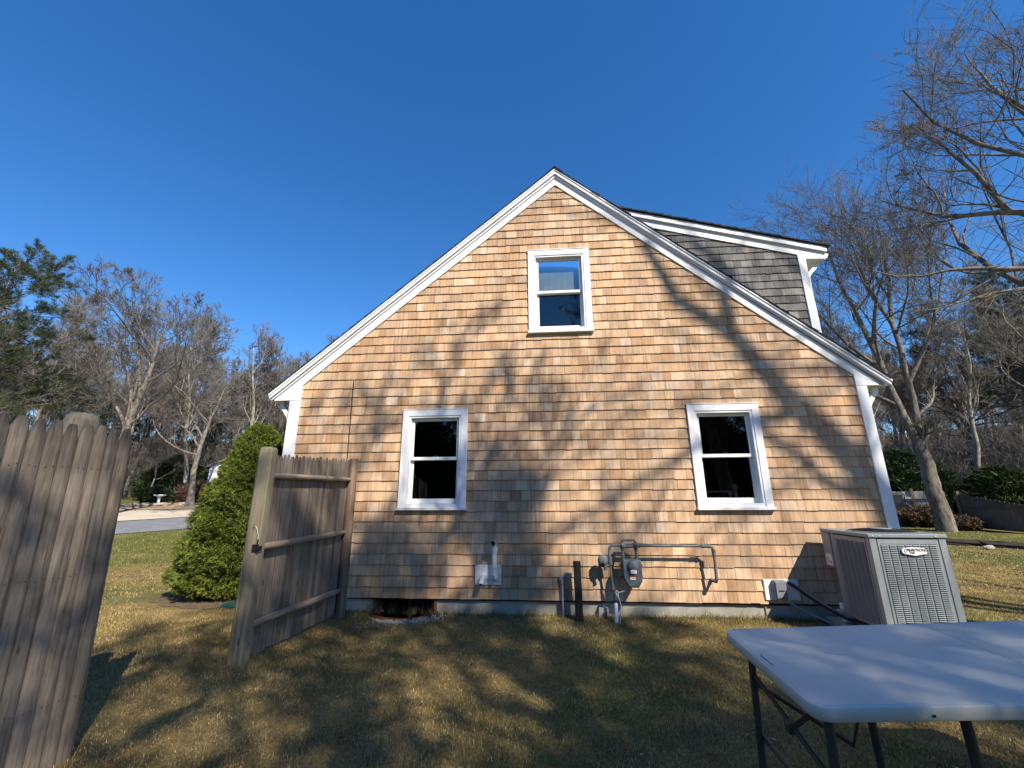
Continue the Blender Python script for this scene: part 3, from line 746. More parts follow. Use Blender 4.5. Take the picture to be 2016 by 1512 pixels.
def elec():
    t = thing('disconnect_box', 'grey electrical shutoff box on a white wall block behind the cooling unit', 'electrical box', (2.65, 0, .2))
    b = MB(); b.box(2.468, 2.848, -.034, .003, .206, .426, 'white_trim', bev=.004); b.build('mounting_block', t)
    b = MB(); b.box(2.553, 2.682, -.100, -.034, .228, .425, 'gray_pvc', bev=.008); b.box(2.562, 2.676, -.1085, -.1005, .246, .41, 'gray_pvc', bev=.003); b.box(2.588, 2.650, -.114, -.109, .315, .325, 'ac_dark'); b.build('box_body', t)
    b = MB(); b.tube([(2.66, -.07, .235), (2.70, -.10, .19), (2.85, -.22, .10), (3.00, -.36, .04), (3.12, -.44, .03)], .0115, 'gray_pvc', 10); b.build('whip', t)
    b = MB(); b.tube([(2.73, -.03, .395), (2.76, -.07, .375), (2.87, -.17, .27), (3.0, -.30, .17), (3.09, -.38, .115), (3.20, -.46, .10)], .0150, 'black_rubber', 10)
    b.tube([(2.745, -.03, .40), (2.775, -.068, .385), (2.885, -.18, .285), (3.01, -.31, .185), (3.10, -.39, .13), (3.20, -.47, .12)], .0085, 'copper_line', 8)
    b.box(2.715, 2.79, -.040, -.034, .34, .42, 'white_trim'); b.build('refrigerant_line', t)
elec()

# ============================================================ cooling unit
def ac_unit():
    ang = math.atan2(-.042, .654); L = .656; H = 1.0
    t = thing('cooling_unit', 'grey louvred outdoor cooling unit with a round fan guard beside the house corner', 'air conditioner', (3.080, -.976, 0), rot=(0, 0, ang))
    # local axes: x along the front, y towards the house
    D = L; zb = .10
    b = MB(); b.box(-.08, L+.08, -.08, D+.26, -.10, .06, 'concrete', bev=.012); b.build('base_pad', t, world=False)
    b = MB(); P = 'ac_paint'; cp = .062
    b.box(.02, L-.02, .02, D-.02, zb, H-.06, 'ac_dark')          # dark block: the unlit inside put into its colour
    for x, y in ((0, 0), (L-cp, 0), (0, D-cp), (L-cp, D-cp)): b.box(x, x+cp, y, y+cp, .065, H-.042, P, bev=.004)
    b.box(cp, L-cp, .006, D-.006, .065, zb+.035, P)
    b.build('cabinet', t, world=False)
    b = MB(); b.box(-.016, L+.012, -.014, D+.168, H-.040, H-.004, P, bev=.007)
    ring = []
    b.lathe([(.285, H-.004), (.30, H-.001), (.285, H+.004), (.27, H-.002)], P, (L/2, D/2, 0), 40)
    for x, y in ((.09, -.0145), (L-.09, -.0145), (.03, -.0145)): b.lathe([(.006, 0), (.006, .003), (.001, .004)], 'badge_metal', (x, y, H-.024), 8, Matrix.Rotation(PI/2, 3, 'X'))
    b.build('top_cover', t, world=False)
    b = MB()                                       # fan guard: concentric rings and spokes, slightly domed
    cx, cy = L/2, D/2
    dome = lambda r: H+.006+.022*(1-(r/.28)**2)
    b.lathe([(.277, H-.003), (.276, H-.0025)], 'ac_dark', (cx, cy, 0), 40)
    for k in range(15):
        r = .09+k*.0131; pts = [(cx+r*math.cos(2*PI*i/36), cy+r*math.sin(2*PI*i/36), dome(r)) for i in range(37)]
        b.tube(pts, .0017, 'ac_dark', 4, caps=False)
    for k in range(12):
        a = 2*PI*k/12; b.tube([(cx+r*math.cos(a), cy+r*math.sin(a), dome(r)-.003) for r in (.08, .15, .22, .278)], .0026, 'ac_dark', 5)
    b.lathe([(.088, H+.020), (.088, H+.028), (.07, H+.031), (.002, H+.031)], 'ac_paint', (cx, cy, 0), 28)
    b.build('fan_guard', t, world=False)
    def louvers(side):
        b = MB(); cols, rows = (7, 46) if side == 'front' else (6, 46)
        x0, x1, z0, z1 = .070, L-.070, zb+.045, H-.052
        def put(xa, xb, ya, yb, za, zb_, m, bev=0):
            if side == 'front': b.box(xa, xb, ya, yb, za, zb_, m, bev=bev)
            elif side == 'left': b.box(ya, yb, D-xb, D-xa, za, zb_, m, bev=bev)
            else: b.box(L-yb, L-ya, xa, xb, za, zb_, m, bev=bev)
        put(x0, x0+.022, .001, .014, z0, z1, P); put(x1-.022, x1, .001, .014, z0, z1, P)
        put(x0+.022, x1-.022, .001, .014, z1-.042, z1, P); put(x0+.022, x1-.022, .001, .014, z0, z0+.02, P)
        xa0, xb0, za0, zb0 = x0+.022, x1-.022, z0+.02, z1-.042
        cw = (xb0-xa0)/cols; rh = (zb0-za0)/rows
        for c in range(1, cols): put(xa0+c*cw-.004, xa0+c*cw+.004, .002, .013, za0, zb0, P)
        for c in range(cols):
            xa, xb = xa0+c*cw+(.004 if c else 0), xa0+(c+1)*cw-(.004 if c < cols-1 else 0)
            for r in range(rows):
                z = za0+r*rh; pr = [(-.0085, z+.0005), (-.009, z+.0025), (.004, z+rh*.66), (.006, z+rh*.58)]
                if side == 'front': vs = [(x, y, zz) for x in (xa, xb) for y, zz in pr]
                elif side == 'left': vs = [(y, D-x, zz) for x in (xa, xb) for y, zz in pr]
                else: vs = [(L-y, x, zz) for x in (xa, xb) for y, zz in pr]
                b.add(vs, [(0, 1, 2, 3), (4, 7, 6, 5), (0, 4, 5, 1), (1, 5, 6, 2), (2, 6, 7, 3), (3, 7, 4, 0)], P)
        return b.build('louver_panel', t, world=False)
    louvers('front'); louvers('left'); louvers('right')
    b = MB(); b.box(-.012, L+.008, D+.001, D+.160, .60, H-.042, P, bev=.005); cb = b.build('control_cover', t, world=False)
    b = MB(); b.box(-.0140, -.0125, D+.022, D+.135, .615, .735, 'label_white'); 
    b.box(-.0150, -.0141, D+.035, D+.060, .640, .662, 'label_red')
    for k in range(4): b.box(-.0149, -.0141, D+.075, D+.120, .64+k*.018, .645+k*.018, 'ink')
    b.build('rating_label', cb, world=False)
    b = MB(); b.tube([(-.05, D+.05, .16), (.05, D+.03, .16)], .016, 'badge_metal', 10); b.box(-.03, .0, D-.03, D+.02, .19, .25, 'label_white', bev=.004); b.box(-.035, .0, D-.05, D+.005, .07, .13, 'label_white', bev=.006); b.build('service_valve', t, world=False)
    # name plate: a bowed lozenge with its lettering
    b = MB(); n = 24; xc, zc = .355, .845; out = []
    pts = [(-.105, .012), (-.092, .026), (0, .034), (.092, .026), (.105, .012), (.105, -.012), (.092, -.024), (0, -.040), (-.092, -.024), (-.105, -.012)]
    b.prism([(xc+x, zc+z) for x, z in pts], 'y', -.022, -.010, 'badge_metal'); npl = b.build('nameplate', t, world=False)
    text_mesh('lettering', 'ARMSTRONG', .029, npl, 'ink', (xc+.020, -.0225, zc+.009), (PI/2, 0, 0), bold=.0006)
    text_mesh('lettering', 'AIR', .026, npl, 'ink', (xc-.020, -.0225, zc-.014), (PI/2, 0, 0), bold=.0006)
    b = MB(); pts = [(xc-.062-.022*math.cos(a), -.0225, zc-.002+.022*math.sin(a)) for a in [PI*k/8*1.25-.8 for k in range(10)]]; b.tube(pts, .0022, 'ink', 5); b.build('emblem', npl, world=False)
ac_unit()

# ============================================================ folding table
def folding_table():
    o0 = Vector((.872, -3.074, .690)); ex = Vector((1, 0, .04524)).normalized(); ey0 = Vector((0, 1, .048)); ez = ex.cross(ey0).normalized(); ey = ez.cross(ex)
    R = Matrix((ex, ey, ez)).transposed(); Lh = .945; Wd = .760
    t = thing('folding_table', 'off white folding plastic table on dark steel legs at the lower right', 'table', o0, rot=R.to_euler())
    def half(x0, x1, rl, rr_):
        b = MB(); rc = .058; prof = []
        def outline(inset):
            pts = []; xa, xb, ya, yb = x0+inset, x1-inset, -Wd+inset, -inset
            for cx, cy, a0, r in ((xa, ya, PI, rl), (xb, ya, 1.5*PI, rr_), (xb, yb, 0, rr_), (xa, yb, .5*PI, rl)):
                r = max(r-inset, .001); sx = 1 if cx == xa else -1; sy = 1 if cy == ya else -1
                for k in range(9):
                    a = a0+k*PI/16; pts.append((cx+sx*r+r*math.cos(a), cy+sy*r+r*math.sin(a)))
            return pts
        lv = [(.004, -.045), (.0, -.040), (.0, -.006), (.0025, -.0015), (.007, .0), (.0105, .0), (.0125, -.0022), (.0155, -.0022), (.0185, -.0)]
        rings = [[(x, y, z) for x, y in outline(i)] for i, z in lv]; n = len(rings[0]); vs = sum(rings, []); fs = []
        for i in range(len(lv)-1):
            for k in range(n): fs.append((i*n+k, i*n+(k+1) % n, (i+1)*n+(k+1) % n, (i+1)*n+k))
        b.add(vs, fs, 'table_plastic', None, True)
        b.add(rings[-1], [tuple(range(n))], 'table_plastic'); b.add([(x, y, -.040) for x, y in outline(.004)], [tuple(range(n))], 'table_plastic')
        return b.build('tabletop', t, world=False)
    half(0, Lh, .058, .004); half(Lh+.0025, 2*Lh, .004, .058)
    b = MB(); b.tube([(.030, -.335, -.0005), (.030, -.435, -.0005)], .0022, 'ink', 5); b.tube([(.04, -.315, .0), (.03, -.335, .0)], .0012, 'ink', 5); b.build('handle_shade_lines', t, world=False)  # recess drawn as dark lines, its shade put into their colour
    b = MB(); b.box(.36, .372, -Wd-.0015, -Wd+.001, -.032, -.024, 'ink'); b.build('edge_mark', t, world=False)
    iR = R.transposed()
    def legset(x):
        zf = -.72
        for y in (-.095, -Wd+.095):
            b = MB(); dn = iR @ Vector((0, 0, -1)); p = Vector((x, y, -.035)); ln = .69 
            dn = dn+Vector((-.03, 0.0, 0)) ; b.tube([p, p+dn*.02, p+dn*ln], .0155, 'table_leg', 12); b.tube([p+dn*(ln-.03), p+dn*(ln+.005)], .0185, 'black_rubber', 12); b.build('leg', t, world=False)
        b = MB(); b.tube([(x, -.095, -.045), (x, -Wd+.095, -.045)], .015, 'table_leg', 10); b.build('crossbar', t, world=False); b = MB(); b.tube([(x-.01, -.095, -.42), (x-.01, -Wd+.095, -.42)], .011, 'table_leg', 10); b.build('crossbar', t, world=False)
    legset(.085)
    b = MB(); b.tube([(.075, -.11, -.20), (.30, -.40, -.30), (.34, -.42, -.16), (.50, -.40, -.05)], .009, 'table_leg', 8); b.tube([(.08, -.12, -.17), (.085, -Wd+.10, -.30)], .010, 'table_leg', 8); b.tube([(.083, -.40, -.235), (.42, -.38, -.05)], .011, 'table_leg', 8); b.box(.06, .10, -.41, -.37, -.26, -.22, 'table_leg', bev=.004); b.build('brace', t, world=False)
    legset(2*Lh-.085); 
    for y in (-.12, -Wd+.12):
        b = MB(); dn = iR @ Vector((0, 0, -1)); p = Vector((.55, y, -.035)); b.tube([p, p+(dn+Vector((.03, 0, 0)))*.69], .0165, 'table_leg', 12); b.build('leg', t, world=False)
    b = MB(); b.tube([(.55, -.12, -.05), (.55, -Wd+.12, -.05)], .015, 'table_leg', 10); b.tube([(.56, -.38, -.06), (.90, -.38, -.10), (1.2, -.38, -.06)], .010, 'table_leg', 8); b.build('crossbar', t, world=False)
    for i, (x, y, a, ln, lab) in enumerate(((.335, -.335, -.25, .075, 'thin white paper strip lying on the folding table'), (.605, -.475, .6, .012, 'tiny white scrap lying on the folding table'))):
        b = MB(); q = MB(); Mx = Matrix.Translation(o0) @ R.to_4x4() @ Matrix.Translation((x, y, .0)) @ Matrix.Rotation(a-.15, 4, 'Z')
        n = 7; vs = []; fs = []
        for k in range(n):
            u = k/(n-1); px = (u-.5)*ln; pz = .001+.004*abs(u-.5)*2*(ln/.075); py = .25*(u-.5)**2*ln; h = .0035*(1-.3*u)
            vs += [Mx @ Vector((px, py-h, pz)), Mx @ Vector((px, py+h, pz)), Mx @ Vector((px, py+h, pz+.0008)), Mx @ Vector((px, py-h, pz+.0008))]
        for k in range(n-1):
            for j in range(4): fs.append((k*4+j, k*4+(j+1) % 4, (k+1)*4+(j+1) % 4, (k+1)*4+j))
        b.add(vs, fs, 'far_white'); tag(b.build('paper_scrap'), lab, 'scrap')
folding_table()

# ============================================================ stockade fences
def picket_tint(rr, lo=.75, hi=1.15):
    v = rr.uniform(lo, hi); c = rr.choice([(.27, .225, .175), (.31, .26, .205), (.25, .20, .155), (.225, .195, .16)]); return tuple(a*v for a in c)
def picket(b, p, ux, un, wd, z0, z1, tint, mat, taper=.075, th=.018):
    """half round stockade picket: p foot point, ux across, un outward (2D)"""
    prof = [(-1, 0), (-.86, .55), (-.5, .88), (0, 1), (.5, .88), (.86, .55), (1, 0)]
    lv = [(z0, 1, 0), (z1-taper, 1, 0), (z1-taper*.5, .80, .0), (z1-.006, .56, 0), (z1, .46, 0)]
    vs, fs = [], []; n = len(prof)
    for z, k, _ in lv:
        for a, c in prof:
            x = p[0]+ux[0]*a*k*wd/2+un[0]*c*th; y = p[1]+ux[1]*a*k*wd/2+un[1]*c*th
            vs.append((x, y, z))
    for i in range(len(lv)-1):
        for j in range(n-1): fs.append((i*n+j, i*n+j+1, (i+1)*n+j+1, (i+1)*n+j))
        fs.append((i*n+n-1, i*n, (i+1)*n, (i+1)*n+n-1))
    fs.append(tuple(range((len(lv)-1)*n, len(lv)*n))); b.add(vs, fs, mat, tint)

def gate_side_fence():
    rr = random.Random(5)
    A = Vector((-2.56, -1.82)); B = Vector((-2.475, -.225)); u = (B-A); Ln = u.length; u = u/Ln; nrm = Vector((-u.y, u.x))   # away from the camera (-x)
    t = thing('stockade_fence', 'short grey stockade fence panel with three rails between two posts by the wall', 'fence', (-2.52, -1.0, 0))
    b = MB(); s = .035; 
    while s < Ln-.03:
        wd = rr.uniform(.052, .075); p = A+u*(s+wd/2)-Vector((nrm.x, nrm.y))*(-.045); z1 = 1.745+.085*(s/Ln)+rr.uniform(-.014, .014)
        picket(b, (p.x, p.y), (u.x, u.y), (nrm.x, nrm.y), wd-.0004, .035+rr.uniform(-.008, .008), z1, picket_tint(rr, .6, 1.0), 'weathered', .055, .014); s += wd
    b.build('pickets', t)
    for z0, z1, r in ((1.55, 1.578, .030), (.925, .950, .033), (.298, .298, .036)):
        b = MB(); n = 10; pts = []; rs = []
        for i in range(n+1):
            q = A+u*(.02+(Ln-.06)*i/n)+nrm*.008; pts.append((q.x, q.y, z0+(z1-z0)*i/n+rr.uniform(-.003, .003))); rs.append(r*(1+rr.uniform(-.06, .06))*(.62 if i in (0, n) else 1))
        b.tube(pts, rs, 'rail_wood', 10); b.build('rail', t)
    b = MB(); h = .0635; n = 8; out = []               # near post: squared timber with a rounded head
    ang = math.radians(4)
    def sq(z, k): 
        vs = []
        for j in range(16):
            a = 2*PI*j/16+PI/16; r = h*k/max(abs(math.cos(a)), abs(math.sin(a))); r = min(r, h*k*1.32)
            x, y = r*math.cos(a), r*math.sin(a); vs.append((A.x+x*math.cos(ang)-y*math.sin(ang), A.y+x*math.sin(ang)+y*math.cos(ang), z))
        return vs
    rings = [sq(z, k) for z, k in ((-.3, 1), (.5, 1), (1.0, 1), (1.5, .99), (1.755, .985), (1.785, .93), (1.802, .78), (1.808, .4))]; vs = sum(rings, []); fs = [(i*16+k, i*16+(k+1) % 16, (i+1)*16+(k+1) % 16, (i+1)*16+k) for i in range(len(rings)-1) for k in range(16)]
    fs.append(tuple(range((len(rings)-1)*16, len(rings)*16))); b.add(vs, fs, 'post_wood'); b.build('post', t)
    b = MB(); b.tube([(B.x, B.y, -.3), (B.x+.002, B.y, .6), (B.x-.003, B.y, 1.2), (B.x, B.y, 1.835), (B.x, B.y, 1.842)], [.061, .060, .058, .056, .050], 'post_cedar', 14); ps = b.build('post', t); ps['label'] = 'reddish round post'
    b = MB(); y = A.y+.0; x = A.x+.045; f = -1       # black latch on the post face towards the camera
    b.box(A.x+.022, A.x+.080, A.y-h-.006, A.y-h-.001, .905, .965, 'black_metal'); b.box(A.x+.0645, A.x+.085, A.y-h-.012, A.y-.02, .915, .95, 'black_metal', bev=.003); b.tube([(A.x+.07, A.y-h-.01, .955), (A.x+.078, A.y-h-.02, .995), (A.x+.070, A.y-h-.01, 1.005)], .006, 'black_metal', 8)
    b.tube([(A.x+.072, A.y-h-.014, 1.0), (A.x+.068, A.y-h-.012, 1.04), (A.x+.05, A.y-h-.012, 1.09), (A.x+.03, A.y-h-.01, 1.115)], .0022, 'badge_metal', 6); b.build('latch', t)
gate_side_fence()

def near_fence():
    rr = random.Random(8)
    T0 = Vector((-2.66, -3.05)); u = Vector((-.225, -.974)).normalized(); un = Vector((-u.y, u.x))   # towards the camera side (+x)
    if un.x < 0: un = -un
    lean = .075                                      # foot of the panel is swung out towards the camera side
    t = thing('stockade_fence', 'tall grey stockade fence of rounded pointed pickets at the left edge', 'fence', (-2.8, -3.6, 0))
    b = MB(); s = 0
    def sk(b, i0):
        for i in range(i0, len(b.v)):
            x, y, z = b.v[i]; k = (1.78-z)/1.78*lean; b.v[i] = (x+k, y+k*.1, z)
    first = True
    while s < 3.4:
        wd = rr.uniform(.064, .078); p = T0+u*(s+wd/2); z1 = 1.765+rr.uniform(-.010, .010)
        picket(b, (p.x, p.y), (u.x, u.y), (un.x, un.y), wd-.0003, -.02, z1, picket_tint(rr, .62, .98), 'weathered', .075, .017)
        for zn in (1.515, .93, .31):
            for q in (-.012, .014):
                c = p+u*(q+rr.uniform(-.003, .003))+un*.0158; zz = zn+rr.uniform(-.006, .006); b.lathe([(.0032, 0), (.0032, .0022), (.0005, .003)], 'rust', (c.x, c.y, zz), 6, Matrix.Rotation(PI/2, 3, 'Y'))
        s += wd
    sk(b, 0); b.build('pickets', t)
    for z in (1.52, .92, .30):
        b = MB(); p, q = T0+u*.01-un*.03, T0+u*3.4-un*.03; b.tube([(p.x, p.y, z), (q.x, q.y, z)], .032, 'rail_wood', 10); sk(b, 0); b.build('rail', t)
    b = MB(); p = T0-u*.004-un*.055; w2 = .018
    b.box(p.x-.03, p.x+.03, p.y-.002, p.y+.016, .02, 1.71, 'rail_wood', bev=.003); sk(b, 0); b.build('end_board', t)
    b = MB(); p = T0+u*.20-un*.14; r = .084
    b.tube([(p.x, p.y, -.3), (p.x, p.y, 1.0), (p.x, p.y, 1.80), (p.x, p.y, 1.835), (p.x, p.y, 1.852)], [r*1.02, r, r*.98, r*.88, r*.55], 'post_wood', 20); b.build('post', t)
near_fence()

# ============================================================ trees
def unit(a): return a/np.maximum(np.linalg.norm(a, axis=-1, keepdims=True), 1e-9)
def walk(rng, start, d, length, n, wig, tropism, guide=None):
    """B branches of n points each, wandering from start along d"""
    B = len(start); P = np.zeros((B, n, 3)); P[:, 0] = start; d = unit(d).copy(); st = (length/(n-1))[:, None]
    for i in range(1, n):
        d = unit(d+rng.normal(0, wig, (B, 3))+np.array([0, 0, tropism])); P[:, i] = P[:, i-1]+d*st
    return P
def children(rng, P, R, L, m, t0, t1, amin, amax, ratio, rr, up=.0, jit=.25, even=True):
    B, n, _ = P.shape
    t = (np.arange(m)[None]+rng.uniform(0, 1, (B, m)))/m if even else rng.uniform(0, 1, (B, m))
    t = t0+(t1-t0)*t; x = t*(n-1); i = np.minimum(x.astype(int), n-2); f = (x-i)[..., None]
    b = np.arange(B)[:, None]; p = P[b, i]*(1-f)+P[b, i+1]*f; tg = unit(P[b, i+1]-P[b, i])
    r = R[b, i]*(1-f[..., 0])+R[b, i+1]*f[..., 0]
    q = rng.normal(0, 1, (B, m, 3)); q[..., 2] += up; q = unit(q-tg*(q*tg).sum(-1, keepdims=True))
    a = rng.uniform(amin, amax, (B, m))[..., None]; d = tg*np.cos(a)+q*np.sin(a)
    ln = L[:, None]*ratio*(1.15-.65*t)*rng.uniform(1-jit, 1+jit, (B, m)); cr = np.minimum(r*.85, r*rr*rng.uniform(.85, 1.15, (B, m))+.0)
    return p.reshape(-1, 3), d.reshape(-1, 3), ln.reshape(-1), cr.reshape(-1)
def tubes(P, R, k):
    """tube mesh arrays for B polylines"""
    B, n, _ = P.shape; d = unit(P[:, -1]-P[:, 0]); ref = np.where(np.abs(d[:, 2:3]) < .9, np.array([[0, 0, 1.]]), np.array([[1., 0, 0]]))
    u = unit(np.cross(ref, d)); v = np.cross(d, u); a = 2*PI*np.arange(k)/k
    ringv = u[:, None, None]*np.cos(a)[None, None, :, None]+v[:, None, None]*np.sin(a)[None, None, :, None]
    V = P[:, :, None]+ringv*R[:, :, None, None]
    I = np.arange(B*n*k).reshape(B, n, k); J = np.roll(I, -1, axis=2)
    F = np.stack([I[:, :-1], J[:, :-1], J[:, 1:], I[:, 1:]], -1).reshape(-1, 4)
    return V.reshape(-1, 3), F
def taper(r0, n, end): return r0[:, None]*np.linspace(1, end, n)[None]

def bare_tree(name, seed, H, trunk_r, levels, guides=None, mats=('bark_grey', 'twig_brown'), lean=(0, 0), trunk_len=.62, wig=.10, min_r=.004, flare=True, dens=1.0):
    """returns two meshes: trunk with limbs, and the twig crown. guides: explicit polylines [(points, radius)]"""
    rng = np.random.default_rng(seed); out = []
    n0 = 12
    if guides is None:
        P = walk(rng, np.zeros((1, 3)), np.array([[lean[0], lean[1], 1.]]), np.array([H*trunk_len]), n0, wig*.6, .06)
        R = taper(np.array([trunk_r]), n0, .24)
    else:
        P = []; R = []
        for pts, r0, r1 in guides:
            pts = np.array(pts, float); s = np.concatenate([[0], np.cumsum(np.linalg.norm(np.diff(pts, axis=0), axis=1))]); t = np.linspace(0, s[-1], n0)
            q = np.stack([np.interp(t, s, pts[:, j]) for j in range(3)], 1); q[1:-1] += rng.normal(0, min(.03, .2*r0), (n0-2, 3))*.8; P.append(q); R.append(np.linspace(r0, r1, n0))
        P = np.array(P); R = np.array(R)
    if flare and guides is None: R[:, 0] *= 1.45; R[:, 1] *= 1.08
    L = np.full(len(P), H*.78) if guides is None else np.linalg.norm(P[:, -1]-P[:, 0], axis=1)*1.2
    out.append((P, R, 10))
    for li, lv in enumerate(levels):
        m = max(1, int(round(lv['m']*dens)))
        s, d, ln, cr = children(rng, P, R, L, m, lv.get('t0', .25), lv.get('t1', 1.), lv['a'][0], lv['a'][1], lv['ratio'], lv['rr'], lv.get('up', .3))
        if guides is not None and li == 0: q = s[:, 2] > 2.9; s, d, ln, cr = s[q], d[q], ln[q], cr[q]
        n = lv['n']; P = walk(rng, s, d, ln, n, lv.get('wig', .2), lv.get('trop', .05)); cr = np.maximum(cr, min_r*1.2)
        R = np.maximum(taper(cr, n, lv.get('end', .2 if lv['k'] >= 5 else .35)), min_r); L = ln
        out.append((P, R, lv['k']))
    def mesh(nm, parts, mat):
        Vs, Fs, o = [], [], 0
        for P, R, k in parts:
            V, F = tubes(P, R, k); Vs.append(V); Fs.append(F+o); o += len(V)
        return np_mesh(nm, np.concatenate(Vs), np.concatenate(Fs).reshape(-1), 4, [mat], smooth=True)
    cut = 2
    return mesh('trunk', out[:cut+1], mats[0]), mesh('crown', out[cut+1:], mats[1]), out

OAK = [dict(m=9, n=9, a=(.6, 1.1), ratio=.60, rr=.56, k=7, t0=.38, wig=.17, trop=.09, up=.3),
       dict(m=6, n=7, a=(.45, 1.0), ratio=.55, rr=.55, k=5, t0=.25, wig=.20, trop=.07),
       dict(m=6, n=6, a=(.4, 1.0), ratio=.55, rr=.50, k=4, t0=.15, wig=.20, trop=.07),
       dict(m=6, n=4, a=(.35, .85), ratio=.62, rr=.5, k=3, t0=.12, wig=.14, trop=.05, end=.5),
       dict(m=4, n=3, a=(.3, .75), ratio=.72, rr=.6, k=3, t0=.1, wig=.12, trop=.04, end=.5)]
SLIM = [dict(m=11, n=7, a=(.35, .8), ratio=.40, rr=.45, k=5, t0=.35, wig=.13, trop=.10, up=.4),
        dict(m=6, n=5, a=(.4, .9), ratio=.55, rr=.5, k=4, t0=.2, wig=.17, trop=.08),
        dict(m=6, n=4, a=(.35, .85), ratio=.62, rr=.5, k=3, t0=.12, wig=.15, trop=.06, end=.5),
        dict(m=5, n=3, a=(.3, .75), ratio=.72, rr=.6, k=3, t0=.1, wig=.12, trop=.04, end=.5)]

def plant_tree(kind, label, cat, meshes, loc, rz=0, sc_=1., group=None, szv=1.):
    t = thing(kind, label, cat, loc, group); t.rotation_euler = (0, 0, rz); t.scale = (sc_, sc_, sc_*szv)
    link('trunk', meshes[0], t); link('crown', meshes[1], t)
    for extra in meshes[2:]:
        if hasattr(extra, 'vertices'): link('foliage', extra, t)
    return t

def needle_tufts(seed, centres, dirs, n_per, ln, wd, pal, spread=1.):
    rng = np.random.default_rng(seed); B = len(centres); d = rng.normal(0, 1, (B, n_per, 3))*spread+unit(dirs)[:, None]*1.0; d = unit(d)
    q = unit(np.cross(d, rng.normal(0, 1, (B, n_per, 3)))); l = ln*rng.uniform(.6, 1.15, (B, n_per, 1)); c = centres[:, None]+rng.normal(0, ln*.18, (B, n_per, 3))
    V = np.stack([c-q*wd/2, c+q*wd/2, c+d*l], 2).reshape(-1, 3); F = np.arange(len(V))
    pal = np.array(pal); pick = pal[rng.integers(0, len(pal), B)]; tint = np.repeat(pick*rng.uniform(.7, 1.3, (B, 1)), n_per, 0)*rng.uniform(.75, 1.25, (B*n_per, 1))
    return V, F, tint
PINE_PAL = [(.040, .062, .024), (.055, .075, .028), (.085, .092, .034), (.032, .055, .030)]
def pine_tree(seed, H, r0, t0=.35, spread=.34, twigs=True, dense=1.0):
    rng = np.random.default_rng(seed); n0 = 12
    P = walk(rng, np.zeros((1, 3)), np.array([[.0, 0, 1.]]), np.array([H*.96]), n0, .05, .05); R = taper(np.array([r0]), n0, .18); R[:, 0] *= 1.3
    L = np.array([H]); parts = [(P, R, 9)]
    s, d, ln, cr = children(rng, P, R, L, int(34*dense), t0, 1, 1.1, 1.65, spread, .34, .0); B = len(s)
    P1 = walk(rng, s, d, ln, 7, .13, .05); R1 = np.maximum(taper(cr, 7, .3), .012); parts.append((P1, R1, 5))
    s, d, ln2, cr = children(rng, P1, R1, ln, 8, .3, 1, .4, 1.0, .42, .5, .3)
    P2 = walk(rng, s, d, ln2, 5, .2, .10); R2 = np.maximum(taper(cr, 5, .4), .007); parts.append((P2, R2, 3))
    s, d, ln3, cr = children(rng, P2, R2, ln2, 5, .25, 1, .4, .9, .45, .5, .5); P3 = walk(rng, s, d, ln3, 3, .2, .15); R3 = np.maximum(taper(cr, 3, .5), .005); parts.append((P3, R3, 3))
    cen = np.concatenate([P3[:, 1], P3[:, 2], P2[:, -1]]); dr = np.concatenate([P3[:, 2]-P3[:, 1]]*2+[P2[:, -1]-P2[:, -2]])+np.array([0, 0, .02])
    V, F, tint = needle_tufts(seed+1, cen, dr, int(11), .20, .022, PINE_PAL, .8)
    def mesh(nm, ps, mat):
        Vs, Fs, o = [], [], 0
        for a, b, k in ps:
            v, f = tubes(a, b, k); Vs.append(v); Fs.append(f+o); o += len(v)
        return np_mesh(nm, np.concatenate(Vs), np.concatenate(Fs).reshape(-1), 4, [mat], smooth=True)
    return mesh('trunk', parts[:2], 'bark_pine'), mesh('branches', parts[2:], 'twig_brown'), np_mesh('foliage', V, F, 3, ['needles'], tint=tint)
def T(x, y, dz=0): return (x, y, float(terr(x, y))-.06+dz)

# --- mesh library for the trees
oak_a = bare_tree('oak', 101, 13.2, .22, OAK, min_r=.0065, lean=(.02, 0), trunk_len=.66)
oak_b = bare_tree('oak', 102, 12.5, .18, OAK, min_r=.0065, lean=(-.1, .05), trunk_len=.62)
oak_c = bare_tree('oak', 103, 12.0, .16, OAK, min_r=.0065, trunk_len=.7, wig=.16)
wood_m = [bare_tree('wood', 200+i, 12.5, .11+.015*i, SLIM, min_r=.0085, trunk_len=.85, wig=.12, mats=('bark_pale' if i % 2 else 'bark_grey', 'twig_brown')) for i in range(4)]
pine_a = pine_tree(301, 13.5, .20, dense=1.35); pine_full = pine_tree(305, 13.5, .22, dense=2.0, spread=.30); pine_thin = pine_tree(309, 13.5, .14, dense=.6, spread=.22); pine_b = pine_tree(302, 12.5, .17, t0=.45, spread=.30)

# --- left-hand side, beyond the road
plant_tree('pine_tree', 'tall pine with dark green needles at the far left edge', 'tree', pine_full, T(-26.0, 10.3), 1.4, .93)
plant_tree('oak_tree', 'big bare oak with crooked limbs just right of the tall left pine', 'tree', oak_a[:2], T(-22.4, 14.5), 2.2, 1.16)
plant_tree('oak_tree', 'bare spreading tree right of the big crooked left oak, lower down', 'tree', oak_b[:2], T(-24.8, 23.0), .5, 1.22)
plant_tree('oak_tree', 'bare rounded tree nearest the left eave of the house', 'tree', oak_c[:2], T(-25.5, 31.0), 1.9, 1.2)
for i, (x, y, s_, k) in enumerate(((-27.5, 12.2, .55, 0), (-33, 17.5, .62, 1), (-30.5, 25.5, .5, 0))):
    plant_tree('bare_tree', ['low bare tree under the pine at the left edge', 'low bare tree behind the big crooked left oak', 'small pale bare tree leaning before the far white house'][i], 'tree', (oak_b if k else oak_c)[:2], T(x, y), i*1.7, s_)
